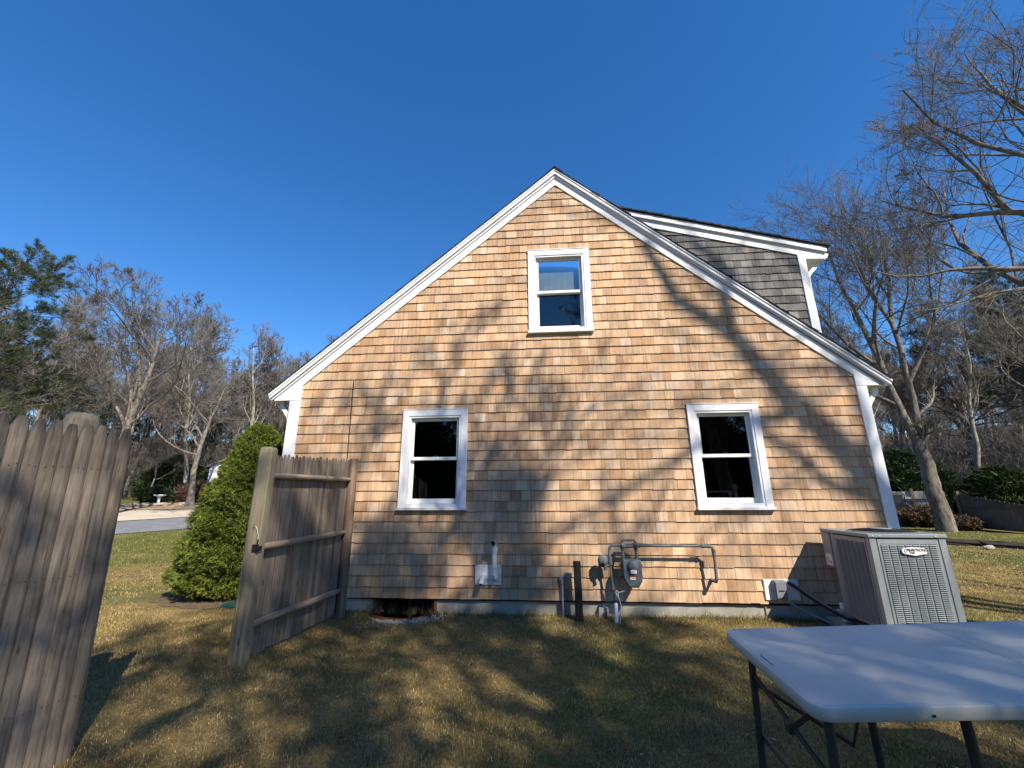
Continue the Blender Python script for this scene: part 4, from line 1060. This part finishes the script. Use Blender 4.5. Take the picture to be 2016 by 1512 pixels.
for i, (x, y, s_) in enumerate(((-37, 22, .75), (-33.5, 34, .7), (-38, 31, .72), (-46, 26, .8), (-29, 42, .8), (-44, 33, .7), (-41, 40, .75), (-34, 44, .8), (-48, 38, .8))):
    plant_tree('pine_tree', 'pine rising among the bare woods beyond the left lawn', 'tree', pine_b, T(x, y), i*1.3, s_, 'pines in the left woods')

# --- right-hand side, behind the house
plant_tree('oak_tree', 'large bare oak with a forked grey trunk right of the house', 'tree', bare_tree('oak', 0, 13, .3, OAK[1:], min_r=.0058, guides=[
    ([(0, 0, -.1), (-.02, 0, .5), (-.08, .02, 2.0), (-.16, .04, 3.3)], .30, .20),
    ([(-.16, .04, 3.2), (-.5, .1, 4.7), (-.7, .2, 6.2), (-.9, .3, 8.0), (-1.3, .4, 10.0), (-1.5, .6, 12.3)], .155, .03),
    ([(-.12, .03, 2.2), (.02, .05, 4.0), (.05, 0, 6.0), (-.1, -.1, 8.2), (.1, -.3, 10.2), (.2, -.3, 12.8)], .14, .03),
    ([(-.5, .1, 4.7), (-1.3, .3, 5.3), (-2.3, .6, 5.7), (-3.3, .9, 6.9), (-3.7, 1.2, 8.4)], .08, .025),
    ([(-.7, .2, 6.2), (-1.6, .5, 7.5), (-2.3, .9, 9.2), (-2.4, 1.2, 11.2)], .075, .025),
    ([(.05, 0, 5.6), (.8, -.2, 7.0), (1.6, -.4, 8.8), (2.2, -.5, 10.8)], .08, .025),
    ([(-.1, -.1, 8.0), (-.9, -.3, 9.6), (-1.2, -.5, 11.8)], .08, .03),
    ([(0, .05, 4.2), (.9, .2, 4.9), (1.3, .3, 6.0)], .055, .03)], flare=False, dens=1.1)[:2], T(14.25, 11.6), 0, 1.0)
plant_tree('oak_tree', 'near bare oak reaching dark limbs in from the right edge', 'tree', bare_tree('oak', 7, 13, .3, OAK[1:], min_r=.0045, guides=[
    ([(0, 0, -.1), (0, 0, .6), (.1, 0, 3), (.2, 0, 5.5), (.1, 0, 8), (.3, .2, 11), (.2, .3, 14)], .33, .03),
    ([(.15, 0, 5.2), (-.9, .3, 6.4), (-2.0, .5, 7.0), (-3.3, .9, 7.35), (-4.4, 1.2, 7.25), (-5.1, 1.5, 7.7)], .12, .014),
    ([(.1, 0, 7.4), (-1.2, .2, 8.2), (-2.4, .3, 8.6), (-3.6, .8, 8.9), (-4.6, 1.2, 9.8)], .14, .014),
    ([(.1, 0, 8.4), (-1.0, -.4, 9.8), (-1.9, -.5, 10.8), (-2.8, -.4, 12.2)], .12, .014),
    ([(.2, .1, 9.8), (-.6, .5, 11.4), (-1.2, .7, 13.3), (-1.4, .8, 14.6)], .10, .014),
    ([(.15, 0, 6.0), (1.2, .4, 7.5), (2.4, .5, 9.5), (3.0, .6, 12)], .13, .014),
    ([(-2.4, .3, 8.6), (-2.9, .2, 9.6), (-3.6, .1, 10.6), (-4.1, .2, 11.4)], .07, .012)], flare=False, dens=.95)[:2], T(14.6, 4.6), 0, 1.0)
plant_tree('oak_tree', 'leaning bare tree close to the right edge behind the dark fence', 'tree', oak_b[:2], T(18.0, 12.0), 3.6, .95)
for i, (x, y, s_) in enumerate(((25.5, 17.3, 1.02), (23.6, 20.2, .93), (28.5, 20.5, 1.0), (30, 15, .95))):
    plant_tree('pine_tree', 'dark pine standing behind the bare oaks at the right', 'tree', pine_a if i % 2 else pine_b, T(x, y), i*2.1, s_, 'pines at the right')
plant_tree('oak_tree', 'bare tree whose thin crown shows above the dormer gutter', 'tree', oak_c[:2], T(12.6, 16.5), 4.4, .98)

# --- the woods: trees no one can tell apart
wr = random.Random(77)
def woods(n, az0, az1, d0, d1, label, group, smin=.75, smax=1.1):
    for i in range(n):
        az = math.radians(az0+(az1-az0)*(i+wr.uniform(.1, .9))/n); d = d0+(d1-d0)*((i*7) % n)/n+wr.uniform(-1.5, 1.5)
        x, y = d*math.sin(az), -5.55+d*math.cos(az); s_ = wr.uniform(smin, smax)
        plant_tree('woodland_tree', label, 'tree', wood_m[i % 4][:2], T(x, y), wr.uniform(0, 6.28), s_, group)
woods(110, -66, -24, 43, 84, 'thin bare grey tree in the woods beyond the left lawn', 'bare trees of the left woods', .95, 1.35)
woods(100, 26, 64, 31, 84, 'thin bare grey tree in the woods behind the back fences', 'bare trees of the right woods', .75, 1.15)
woods(9, -35, -26, 44, 60, 'thin bare grey tree in the woods beyond the left lawn', 'bare trees of the left woods', 1.15, 1.4)
woods(10, -22, 24, 42, 60, 'bare tree behind the house', 'bare trees behind the house', .6, .75)

def brush(name, label, n, az0, az1, d0, d1, h, seed):
    """tangled undergrowth nobody could count"""
    rng = np.random.default_rng(seed); az = np.radians(rng.uniform(az0, az1, n)); d = rng.uniform(d0, d1, n)
    x = d*np.sin(az); y = -5.55+d*np.cos(az); s = np.stack([x, y, terr(x, y)-.05], 1); dr = rng.normal(0, .35, (n, 3)); dr[:, 2] = 1
    ln = h*rng.uniform(.5, 1.3, n); P = walk(rng, s, dr, ln, 5, .18, .02); R = taper(np.full(n, .014), 5, .5)
    s2, d2, l2, c2 = children(rng, P, R, ln, 5, .2, 1, .4, 1.1, .5, .7, .2); P2 = walk(rng, s2, d2, l2, 4, .25, .02); R2 = taper(np.full(len(s2), .009), 4, .7)
    s3, d3, l3, c3 = children(rng, P2, R2, l2, 4, .2, 1, .4, 1.1, .5, .7, .2); P3 = walk(rng, s3, d3, l3, 3, .25, .02); R3 = taper(np.full(len(s3), .0075), 3, .8)
    Vs, Fs, o = [], [], 0
    for a, b in ((P, R), (P2, R2), (P3, R3)):
        v, f = tubes(a, b, 3); Vs.append(v); Fs.append(f+o); o += len(v)
    ob = link(name, np_mesh(name, np.concatenate(Vs), np.concatenate(Fs).reshape(-1), 4, ['twig_brown'])); tag(ob, label, 'undergrowth', None, 'stuff')
brush('undergrowth', 'grey brown leafless undergrowth under the left woods', 4200, -66, -24, 47, 100, 4.6, 31)
brush('undergrowth', 'brown leafless undergrowth behind the right hand fences', 4200, 24, 62, 30, 100, 4.2, 32)

# --- evergreens and shrubs
def evergreen(kind, label, cat, cx, cy, prof, seed, n, ln, wd, pal, per=9, squash=(1, 1), core='bare_soil', bumps=.10, down=.1):
    """bushy evergreen: sprigs spread over a lumpy surface of revolution. prof: [(z, radius)]"""
    rng = np.random.default_rng(seed); z0 = float(terr(cx, cy)); t = thing(kind, label, cat, (cx, cy, z0))
    zs = np.array([p[0] for p in prof]); rs = np.array([p[1] for p in prof]); H = zs[-1]
    wts = np.interp(np.linspace(zs[0], H, 400), zs, rs)+.02; cdf = np.cumsum(wts)/wts.sum(); z = np.interp(rng.uniform(0, 1, n), cdf, np.linspace(zs[0], H, 400))
    a = rng.uniform(0, 2*PI, n); r = np.interp(z, zs, rs)
    lump = 1+bumps*(np.sin(a*5+z*7+seed)*np.sin(z*9-a*3)+.6*np.sin(a*11+z*17)*np.sin(z*23+a*4)+.5*np.sin(a*23-z*31)*np.sin(z*37+a*9))
    depth = rng.uniform(0, 1, n)**2*.16; r = r*lump*(1-depth)
    cen = np.stack([r*np.cos(a)*squash[0], r*np.sin(a)*squash[1], z], 1); dr = np.stack([np.cos(a), np.sin(a), np.full(n, .35)], 1)
    V, F, tint = needle_tufts(seed, cen, dr, per, ln, wd, pal, .75)
    tint *= np.repeat((1.05-.0*depth)[:, None], per, 0)
    link('foliage', np_mesh('foliage', V, F, 3, ['needles'], tint=tint), t)
    b = MB(); b.lathe([(.05, -.1), (.05, .15)], 'bark_pine', (0, 0, 0), 8); b.tube([(0, 0, 0), (0, 0, H*.8)], [.06, .02], 'bark_pine', 8); b.build('trunk', t, world=False)
    # dark shell: shade between the sprigs put into its colour, also stops light
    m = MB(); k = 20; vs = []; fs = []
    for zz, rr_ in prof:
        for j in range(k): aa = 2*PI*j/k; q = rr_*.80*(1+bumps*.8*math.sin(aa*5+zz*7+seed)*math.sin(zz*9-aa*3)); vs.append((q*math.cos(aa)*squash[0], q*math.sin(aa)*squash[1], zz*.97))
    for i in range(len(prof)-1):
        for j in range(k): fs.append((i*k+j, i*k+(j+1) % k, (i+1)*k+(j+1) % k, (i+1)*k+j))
    m.add(vs, fs, core, None, True); m.build('inner_shade_shell', t, world=False)
    return t
simple('inner_shade', (.012, .02, .008), .9)
SPR = [(.095, .13, .016), (.125, .16, .021), (.055, .08, .012), (.165, .195, .03)]
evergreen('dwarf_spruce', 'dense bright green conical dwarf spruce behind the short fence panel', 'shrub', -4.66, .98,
          [(.03, .56), (.12, .74), (.30, .82), (.55, .80), (.85, .72), (1.2, .62), (1.6, .50), (2.0, .38), (2.3, .27), (2.46, .17), (2.56, .05)], 41, 21000, .046, .010, SPR, 10, core='inner_shade', bumps=.12)
DK = [(.022, .038, .016), (.032, .05, .018), (.05, .068, .022)]
evergreen('spruce_tree', 'low dark green spruce in front of the far white house', 'tree', -31.5, 28.9, [(.25, 1.9), (.8, 2.4), (1.6, 2.2), (2.4, 1.6), (3.2, .8), (3.8, .1)], 42, 2600, .40, .07, DK, 9, core='inner_shade', bumps=.2)
evergreen('round_bush', 'small round dark bush beside the bird bath across the road', 'shrub', -28.4, 24.0, [(0, .6), (.4, .85), (.8, .8), (1.1, .5), (1.3, .1)], 43, 900, .2, .04, DK, 8, core='inner_shade', bumps=.15)
evergreen('evergreen_bush', 'dark green evergreen bush behind the pale fence at the house corner', 'shrub', 17.3, 17.4, [(.2, 1.5), (.9, 2.0), (1.7, 1.8), (2.5, 1.1), (3.0, .4), (3.2, .1)], 44, 3400, .32, .05, [(.03, .055, .015), (.045, .075, .02), (.06, .09, .026)], 9, core='inner_shade', bumps=.22)
evergreen('evergreen_bush', 'dark green evergreen bush behind the big oak trunk and shaded fence', 'shrub', 20.0, 15.4, [(.2, 1.1), (.7, 1.3), (1.3, 1.05), (1.8, .6), (2.1, .15)], 45, 2600, .32, .05, [(.035, .055, .015), (.055, .08, .02), (.075, .095, .026)], 9, core='inner_shade', bumps=.22)
evergreen('red_shrub', 'low rusty brown shrub against the pale back fence', 'shrub', 14.75, 13.2, [(0, .4), (.25, .65), (.5, .6), (.75, .25)], 46, 900, .16, .03, [(.10, .06, .035), (.14, .085, .045), (.09, .07, .04)], 8, core='dark_mulch', bumps=.2)
evergreen('red_shrub', 'small rusty brown shrub beside the trunk of the forked oak', 'shrub', 15.05, 11.8, [(0, .3), (.2, .45), (.4, .35), (.5, .1)], 47, 300, .12, .03, [(.10, .06, .035), (.13, .08, .045)], 8, core='dark_mulch', bumps=.2)
evergreen('red_shrub', 'wide brownish red shrub across the road before the far white house', 'shrub', -28.2, 28.4, [(0, 1.6), (.5, 2.0), (1.1, 1.7), (1.6, .6)], 48, 1500, .3, .04, [(.10, .05, .04), (.13, .07, .05)], 8, core='dark_mulch', bumps=.25)

# ============================================================ far things
def far_fence(label, p0, p1, h, mat, post_every, rails, boards=.14, seed=1, side=1, drop=0):
    rr = random.Random(seed); a = Vector(p0); c = Vector(p1); u = c-a; Ln = u.length; u = u/Ln; n_ = Vector((-u.y, u.x))*side
    t = thing('board_fence', label, 'fence', (a.x, a.y, 0)); ang = math.atan2(u.y, u.x)
    def bx(b, s0, s1, n0, n1, z0, z1, m):
        q = a+u*((s0+s1)/2); zz = float(terr(q.x, q.y)); M = Matrix.Translation((a.x, a.y, zz)) @ Matrix.Rotation(ang, 4, 'Z'); b.box(s0, s1, n0, n1, z0, z1, m, M=M)
    b = MB(); s = 0
    while s < Ln: bx(b, s, min(s+boards-.012, Ln), 0, .02, .03, h-drop*s/Ln+rr.uniform(-.012, .012), mat); s += boards
    b.build('boards', t)
    for z in rails:
        b = MB(); k = 0
        while k < Ln: bx(b, k, min(k+post_every-.002, Ln), -.05, -.002, z-drop*.6, z+.075-drop*.6, mat); k += post_every
        b.build('rail', t)
    k = 0
    while k < Ln+.1: b = MB(); bx(b, k-.05, k+.05, -.052, .052, -.1, h+.12, 'post_cedar'); b.build('post', t); k += post_every
far_fence('pale grey board fence with two light rails behind the house corner', (13.2, 15.1), (15.85, 13.2), 1.32, 'fence_far', 2.3, (.40, 1.02), seed=1, side=1)
far_fence('weathered board fence with shade put into its dark colour right of the forked oak', (15.6, 12.4), (15.8, 10.1), 1.22, 'fence_shaded', 2.3, (.3, 1.02), seed=2, side=1, drop=.35)
far_fence('low end of dark boards running out at the right edge', (15.95, 9.9), (16.4, 4.6), .8, 'fence_shaded', 2.6, (.2, .5), seed=3, side=1, drop=.2)

def patio_chair():
    cx, cy = 14.35, 13.9; z = float(terr(cx, cy)); t = thing('patio_chair', 'dark mesh patio chair standing before the pale back fence', 'chair', (cx, cy, z))
    M = Matrix.Translation((cx, cy, z)) @ Matrix.Rotation(math.radians(-40), 4, 'Z')
    b = MB(); b.box(-.36, .36, -.02, .0, .42, 1.22, 'chair_mesh', M=M); b.build('backrest', t)
    b = MB(); b.tube([M @ Vector(p) for p in ((-.37, 0, .40), (-.40, .02, 1.20), (-.36, .02, 1.27), (.36, .02, 1.27), (.40, .02, 1.20), (.37, 0, .40))], .022, 'black_metal', 8); b.build('back_frame', t)
    b = MB(); b.box(-.36, .36, .0, .55, .38, .42, 'chair_mesh', M=M); b.build('seat', t)
    for x in (-.35, .35):
        for y in (-.03, .52): b = MB(); b.tube([M @ Vector((x, y, .40)), M @ Vector((x*1.1, y, 0))], .018, 'black_metal', 8); b.build('leg', t)
        b = MB(); b.tube([M @ Vector(p) for p in ((x*1.08, 0, .68), (x*1.1, .45, .68), (x*1.08, .52, .4))], .018, 'black_metal', 8); b.build('armrest', t)
patio_chair()

def bird_bath():
    cx, cy = -27.0, 22.8; z = float(terr(cx, cy)); t = thing('bird_bath', 'small white pedestal bird bath across the road', 'bird bath', (cx, cy, z))
    b = MB(); b.lathe([(.18, 0), (.20, .05), (.10, .10), (.075, .35), (.10, .58), (.12, .62)], 'far_white', (0, 0, 0), 18); b.build('pedestal', t, world=False)
    b = MB(); b.lathe([(.10, .62), (.34, .70), (.36, .76), (.32, .76), (.10, .68), (.01, .67)], 'far_white', (0, 0, 0), 22); b.build('basin', t, world=False)
bird_bath()

def far_house(label, x, y, rz, w_, d_, h, roofh, nwin, seed):
    z = float(terr(x, y)); t = thing('white_house', label, 'house', (x, y, z)); t.rotation_euler = (0, 0, rz)
    b = MB(); b.prism([(-w_/2, 0), (w_/2, 0), (w_/2, h), (0, h+roofh), (-w_/2, h)], 'y', -d_/2, d_/2, 'far_white'); b.build('wall', t, world=False)
    b = MB()
    for s in (-1, 1): b.prism([(0, h+roofh+.02), (s*(w_/2+.3), h-.16), (s*(w_/2+.3), h+.0), (0, h+roofh+.18)], 'y', -d_/2-.25, d_/2+.25, 'far_roof')
    b.build('roof', t, world=False)
    for k in range(nwin):
        yc = -d_/2+d_*(k+.5)/nwin
        for s in (-1, 1):
            b = MB(); xw = s*w_/2; b.box(min(xw, xw+s*.03), max(xw, xw+s*.03), yc-.45, yc+.45, 1.0, 2.2, 'ac_dark'); b.build('window', t, world=False)
    for xc in (-w_/4, w_/4):
        b = MB(); b.box(xc-.4, xc+.4, -d_/2-.03, -d_/2, 1.0, 2.2, 'ac_dark'); wn = b.build('window', t, world=False)
far_house('white house glimpsed behind the top half of the conical spruce', -27.8, 34.5, .5, 7, 9, 2.7, 1.8, 4, 1)
far_house('white house barely seen between woods and the left fence', -44.5, 27.3, .9, 7, 9, 2.7, 1.8, 3, 2)

def stones():
    rr = random.Random(15); me = []
    for k in range(6):
        bm = bmesh.new(); bmesh.ops.create_icosphere(bm, subdivisions=2, radius=1)
        for v in bm.verts: v.co *= rr.uniform(.82, 1.12); v.co.x *= 1.5; v.co.y *= .8; v.co.z *= .42
        m = bpy.data.meshes.new('stone'); bm.to_mesh(m); bm.free(); m.materials.append(MATS['stone_pale']); me.append(m)
    a, c = Vector((-29.5, 17.3)), Vector((-24.0, 26.2)); n = 30
    for i in range(n):
        p = a+(c-a)*(i/(n-1)); s = rr.uniform(.14, .36); x, y = p.x+rr.uniform(-.3, .3), p.y+rr.uniform(-.3, .3)
        o = link('edging_stone', me[i % 6], None, (x, y, float(terr(x, y))+.10+s*.15)); o.scale = (s, s, s); o.rotation_euler = (0, 0, math.radians(58)+rr.uniform(-.3, .3))
        tag(o, 'flat pale stone in the border of the straw bed across the road', 'stone', 'stones edging the straw bed')
    o = link('white_stone', me[2], None, (11.65, 7.35, .05)); o.scale = (.10, .09, .16); tag(o, 'single white stone lying by the dark mulch patch', 'stone')
stones()
b = MB(); b.lathe([(.15, 0), (.155, .02), (.13, .035), (.02, .045)], 'green_plastic', (-4.12, .22, .0), 20); tag(b.build('valve_lid'), 'round dark green plastic lid on the grass at the spruce foot', 'lid')

def pebbles():
    rng = np.random.default_rng(6); n = 420; a = np.clip(rng.normal(PI*1.62, .42, n), PI*1.08, PI*1.97); r = .44+np.abs(rng.normal(0, .10, n)); x = -1.765+r*np.cos(a)+rng.normal(0, .03, n); y = .04+r*np.sin(a)*.92
    base = np.array([(1, 0, 0), (-1, 0, 0), (0, 1, 0), (0, -1, 0), (0, 0, 1), (0, 0, -1)], float); f = np.array([(0, 2, 4), (2, 1, 4), (1, 3, 4), (3, 0, 4), (2, 0, 5), (1, 2, 5), (3, 1, 5), (0, 3, 5)])
    s = rng.uniform(.006, .016, (n, 1, 1))*rng.uniform(.7, 1.2, (n, 1, 3)); th = rng.uniform(0, 6.28, n); ct, st = np.cos(th), np.sin(th)
    v = base[None]*s; vx = v[..., 0]*ct[:, None]-v[..., 1]*st[:, None]; vy = v[..., 0]*st[:, None]+v[..., 1]*ct[:, None]
    V = np.stack([vx+x[:, None], vy+y[:, None], v[..., 2]+.012], -1).reshape(-1, 3); F = (f[None]+(np.arange(n)*6)[:, None, None]).reshape(-1)
    o = link('pebbles', np_mesh('pebbles', V, F, 3, ['pebble'])); tag(o, 'small pale pebbles strewn in front of the basement window', 'pebbles', None, 'stuff')
pebbles()

# ============================================================ grass
def vnoise(x, y, sc_, seed):
    rng = np.random.default_rng(seed); G = rng.uniform(0, 1, (64, 64)); u, v = x*sc_+31.7, y*sc_+17.3; i, j = np.floor(u).astype(int), np.floor(v).astype(int); f, g = u-i, v-j
    f = f*f*(3-2*f); g = g*g*(3-2*g); q = lambda a, b: G[a % 64, b % 64]
    return (q(i, j)*(1-f)+q(i+1, j)*f)*(1-g)+(q(i, j+1)*(1-f)+q(i+1, j+1)*f)*g
def blades(name, label, n, xr, yr, h, wd, seed, keep=None, dens_pow=0):
    rng = np.random.default_rng(seed); x = rng.uniform(*xr, n)
    u = rng.uniform(0, 1, n); y = yr[0]+(yr[1]-yr[0])*u
    m = ~((x > XL) & (x < XR) & (y > .01)) & ~(((x+1.765)/.42)**2+((y-.02)/.385)**2 < 1) & ~(((x+4.75)/1.1)**2+((y-.95)/1.0)**2 < 1)
    m &= ~((x > 3.0) & (x < 3.85) & (y > -1.08) & (y < 0))
    if keep is not None: m &= keep(x, y)
    dn = .6*vnoise(x, y, 1.3, 5)+.4*vnoise(x, y, 4.1, 6); m &= rng.uniform(0, 1, n) < .35+1.1*dn
    x, y, dn = x[m], y[m], dn[m]; n = len(x); a = rng.uniform(0, 2*PI, n); ln = h*rng.uniform(.45, 1.25, n)*(.65+.7*dn); ed = np.clip(1+1.6*np.exp(-np.abs(y+.03)/.05)*((x > XL) & (x < XR)), 1, 2.6); ln = ln*ed
    tilt = rng.uniform(.25, 1.25, n); z = terr(x, y)-.003; wdt = wd*rng.uniform(.7, 1.3, n)
    ca, sa = np.cos(a), np.sin(a); b2 = a+rng.normal(0, .7, n)
    base = np.stack([x, y, z], 1); sd = np.stack([-sa, ca, 0*a], 1)*wdt[:, None]/2
    mid = base+np.stack([ca*np.sin(tilt*.5)*ln*.55, sa*np.sin(tilt*.5)*ln*.55, np.cos(tilt*.5)*ln*.55], 1); tip = mid+np.stack([np.cos(b2)*np.sin(tilt)*ln*.5, np.sin(b2)*np.sin(tilt)*ln*.5, np.cos(tilt)*ln*.45], 1)
    V = np.stack([base-sd, base+sd, mid+sd*.8, mid-sd*.8, tip], 1).reshape(-1, 3); o = np.arange(n)*5
    F = np.stack([o, o+1, o+2, o, o+2, o+3, o+3, o+2, o+4], 1).reshape(-1)
    gm = np.clip(vnoise(x, y, .55, 9)*1.2+.5*vnoise(x, y, 2.2, 10)-.55+.32*np.clip(y-1.8, 0, 3)*(x < 3), 0, 1.4)+.35*np.exp(-np.abs(y+.1)/.15)*((x > XL) & (x < XR))
    isg = rng.uniform(0, 1, n) < np.clip(gm*.55+.07, 0, .8)
    dry = np.array([(.33, .235, .095), (.42, .31, .13), (.24, .155, .07), (.50, .39, .19), (.30, .23, .085)])[rng.integers(0, 5, n)]; grn = np.array([(.14, .14, .022), (.18, .175, .03), (.23, .205, .045), (.10, .11, .018)])[rng.integers(0, 4, n)]
    c = np.where(isg[:, None], grn, dry)*rng.uniform(.55, 1.25, (n, 1))*(.72+.5*vnoise(x, y, 5.5, 12)+.12*vnoise(x, y, 1.7, 13))[:, None]; tint = np.repeat(c, 3, 0)
    ob = link(name, np_mesh(name, V, F, 3, ['blade'], tint=tint)); tag(ob, label, 'grass', None, 'stuff')
blades('grass', 'short dormant tan and olive lawn grass in front of the shingled wall', 640000, (-5.5, 6.5), (-5.2, 1.6), .026, .0034, 51)
blades('grass', 'thin lawn grass left of the house towards the road', 150000, (-16, -4.2), (-4, 14), .030, .009, 52, keep=lambda x, y: (x < -5.5) | (y > 1.6))
blades('grass', 'thin lawn grass on the shaded lawn right of the house', 140000, (4.15, 15), (-5, 14), .030, .009, 53, keep=lambda x, y: (x > 6.5) | (y > 1.6))
def clumps():
    rng = np.random.default_rng(8); n = 260; x = np.concatenate([rng.uniform(XL, 4, 170), -2.56+rng.normal(0, .13, 90)]); y = np.concatenate([-.02-np.abs(rng.normal(0, .05, 170)), -1.84+rng.normal(0, .12, 90)]); k = 7
    x = np.repeat(x, k)+rng.normal(0, .012, n*k); y = np.repeat(y, k)+rng.normal(0, .010, n*k); s = np.stack([x, y, terr(x, y)], 1); d = rng.normal(0, .4, (n*k, 3)); d[:, 2] = 1; ln = rng.uniform(.04, .13, n*k)
    P = walk(rng, s, d, ln, 4, .25, -.05); R = taper(np.full(n*k, .0016), 4, .4); V, F = tubes(P, R, 3); tint = np.repeat(np.array([(.22, .19, .09), (.12, .13, .04), (.30, .25, .14)])[rng.integers(0, 3, n*k)], 9, 0)
    ob = link('tall_grass', np_mesh('tall_grass', V, F.reshape(-1), 4, ['blade'], tint=tint)); tag(ob, 'longer grass tufts along the foundation and the fence post', 'grass', None, 'stuff')
clumps()
def leaves():
    rng = np.random.default_rng(18); n = 520; x = rng.uniform(-4, 5, n); y = -5+5*rng.uniform(0, 1, n)**.7; z = terr(x, y)+rng.uniform(.012, .03, n); a = rng.uniform(0, 6.28, n); s = rng.uniform(.006, .018, n)
    ca, sa = np.cos(a), np.sin(a); q = []
    for u, v, w_ in ((-1, 0, 0), (0, .5, .25), (1, 0, .1), (0, -.5, .2)): q.append(np.stack([x+s*(u*ca-v*sa), y+s*(u*sa+v*ca), z+s*w_*rng.uniform(0, 2, n)], 1))
    V = np.stack(q, 1).reshape(-1, 3); F = np.arange(n*4); tint = np.array([(.20, .10, .05), (.30, .19, .10), (.12, .07, .04), (.42, .36, .26)])[rng.integers(0, 4, n)]
    ob = link('fallen_leaves', np_mesh('fallen_leaves', V, F, 4, ['blade'], tint=tint)); tag(ob, 'scattered brown leaf scraps lying in the lawn', 'leaves', None, 'stuff')
leaves()

# ============================================================ the trees behind the photographer that shade the wall and lawn
SHADE = [dict(d) for d in OAK]; SHADE[3]['m'] = 5; SHADE[4]['m'] = 3; SHADE[4]['n'] = 3
plant_tree('oak_tree', 'big bare oak behind the table side of the lawn, its limb shadow crossing the wall', 'tree', bare_tree('oak', 17, 13, .3, OAK[1:4]+[dict(OAK[4], m=3)], min_r=.006, dens=.66, guides=[
    ([(0, 0, -.1), (0, 0, 1.5), (-.3, .1, 4.0), (-.9, .3, 7.0), (-1.2, .6, 9.6), (-1.5, .8, 12.5), (-1.6, 1.0, 15)], .34, .07),
    ([(-.9, .3, 6.6), (-1.8, .3, 8.6), (-3.0, .4, 10.9), (-3.56, .62, 11.77), (-4.22, .72, 12.33), (-4.81, .82, 12.83), (-5.24, .92, 13.37), (-5.87, 1.02, 13.74), (-6.23, 1.12, 14.2), (-6.45, 1.22, 14.43)], .24, .06),
    ([(-5.24, .95, 13.2), (-5.34, 1.10, 13.81), (-5.35, 1.14, 14.25), (-5.16, 1.2, 14.8)], .10, .05),
    ([(-2.8, .6, 10.4), (-3.62, .74, 11.25), (-4.19, .8, 11.42), (-4.74, .86, 11.85), (-5.16, .92, 12.11)], .085, .04),
    ([(-1.2, .6, 9.6), (-2.6, 1.2, 11.8), (-4.0, 1.4, 13.6), (-5.5, 1.5, 15.6)], .09, .03),
    ([(-.5, .1, 5.0), (1.5, .8, 7), (3, 1.4, 9.6)], .16, .04), ([(-.8, .2, 6.4), (-1.2, 2.0, 8), (-1.0, 4.0, 9.5)], .13, .04),
    ([(-.3, .0, 5.4), (.2, -1.8, 7.2), (1.0, -3.2, 9.6)], .13, .04)], flare=False)[:2], (13.9, -9.6, 0))
shade_a = bare_tree('oak', 401, 13.5, .25, SHADE, min_r=.007, trunk_len=.5); shade_b = bare_tree('oak', 402, 13.5, .22, SHADE, min_r=.007, trunk_len=.48, wig=.14)
plant_tree('oak_tree', 'broad bare oak behind the middle of the lawn', 'tree', shade_a[:2], (5.7, -13.6, 0), 2.3, 1.34)
plant_tree('pine_tree', 'tallest pine behind the middle of the lawn', 'tree', pine_thin, (6.6, -10.9, 0), 2.0, 1.16)
plant_tree('oak_tree', 'tall bare oak behind the left half of the lawn', 'tree', shade_b[:2], (7.7, -12.9, 0), 4.3, 1.5)
plant_tree('pine_tree', 'young pine behind the folding table', 'tree', pine_thin, (5.3, -8.7, 0), 1.0, .60)
plant_tree('pine_tree', 'small young pine behind the near stockade fence', 'tree', pine_b, (1.4, -9.0, 0), 3.0, .56)
plant_tree('oak_tree', 'bare oak at the back right of the lawn', 'tree', shade_b[:2], (18.5, -6.5, 0), 1.0, 1.0)
for i in range(14):
    plant_tree('pine_tree', 'dense pine in the row far behind the photographer', 'tree', pine_a if i % 2 else pine_b, (-24+i*3.6, -31-(i*5 % 7), 0), i*1.1, .85+.03*(i % 5), 'pines far behind the lawn')

for i in range(9):  # unseen hedge added to darken what the lower panes reflect
    evergreen('added_evergreen', 'tall dark evergreen added out of view to darken the window reflections', 'tree', -17+i*4.1, -24-(i % 3)*.8, [(0, 2.2), (.8, 2.6), (2.5, 2.5), (4.5, 1.9), (6.2, 1.1), (7.4, .2)], 60+i, 1300, .6, .12, DK, 8, core='inner_shade', bumps=.2)['group'] = 'evergreens added behind the lawn for reflections'
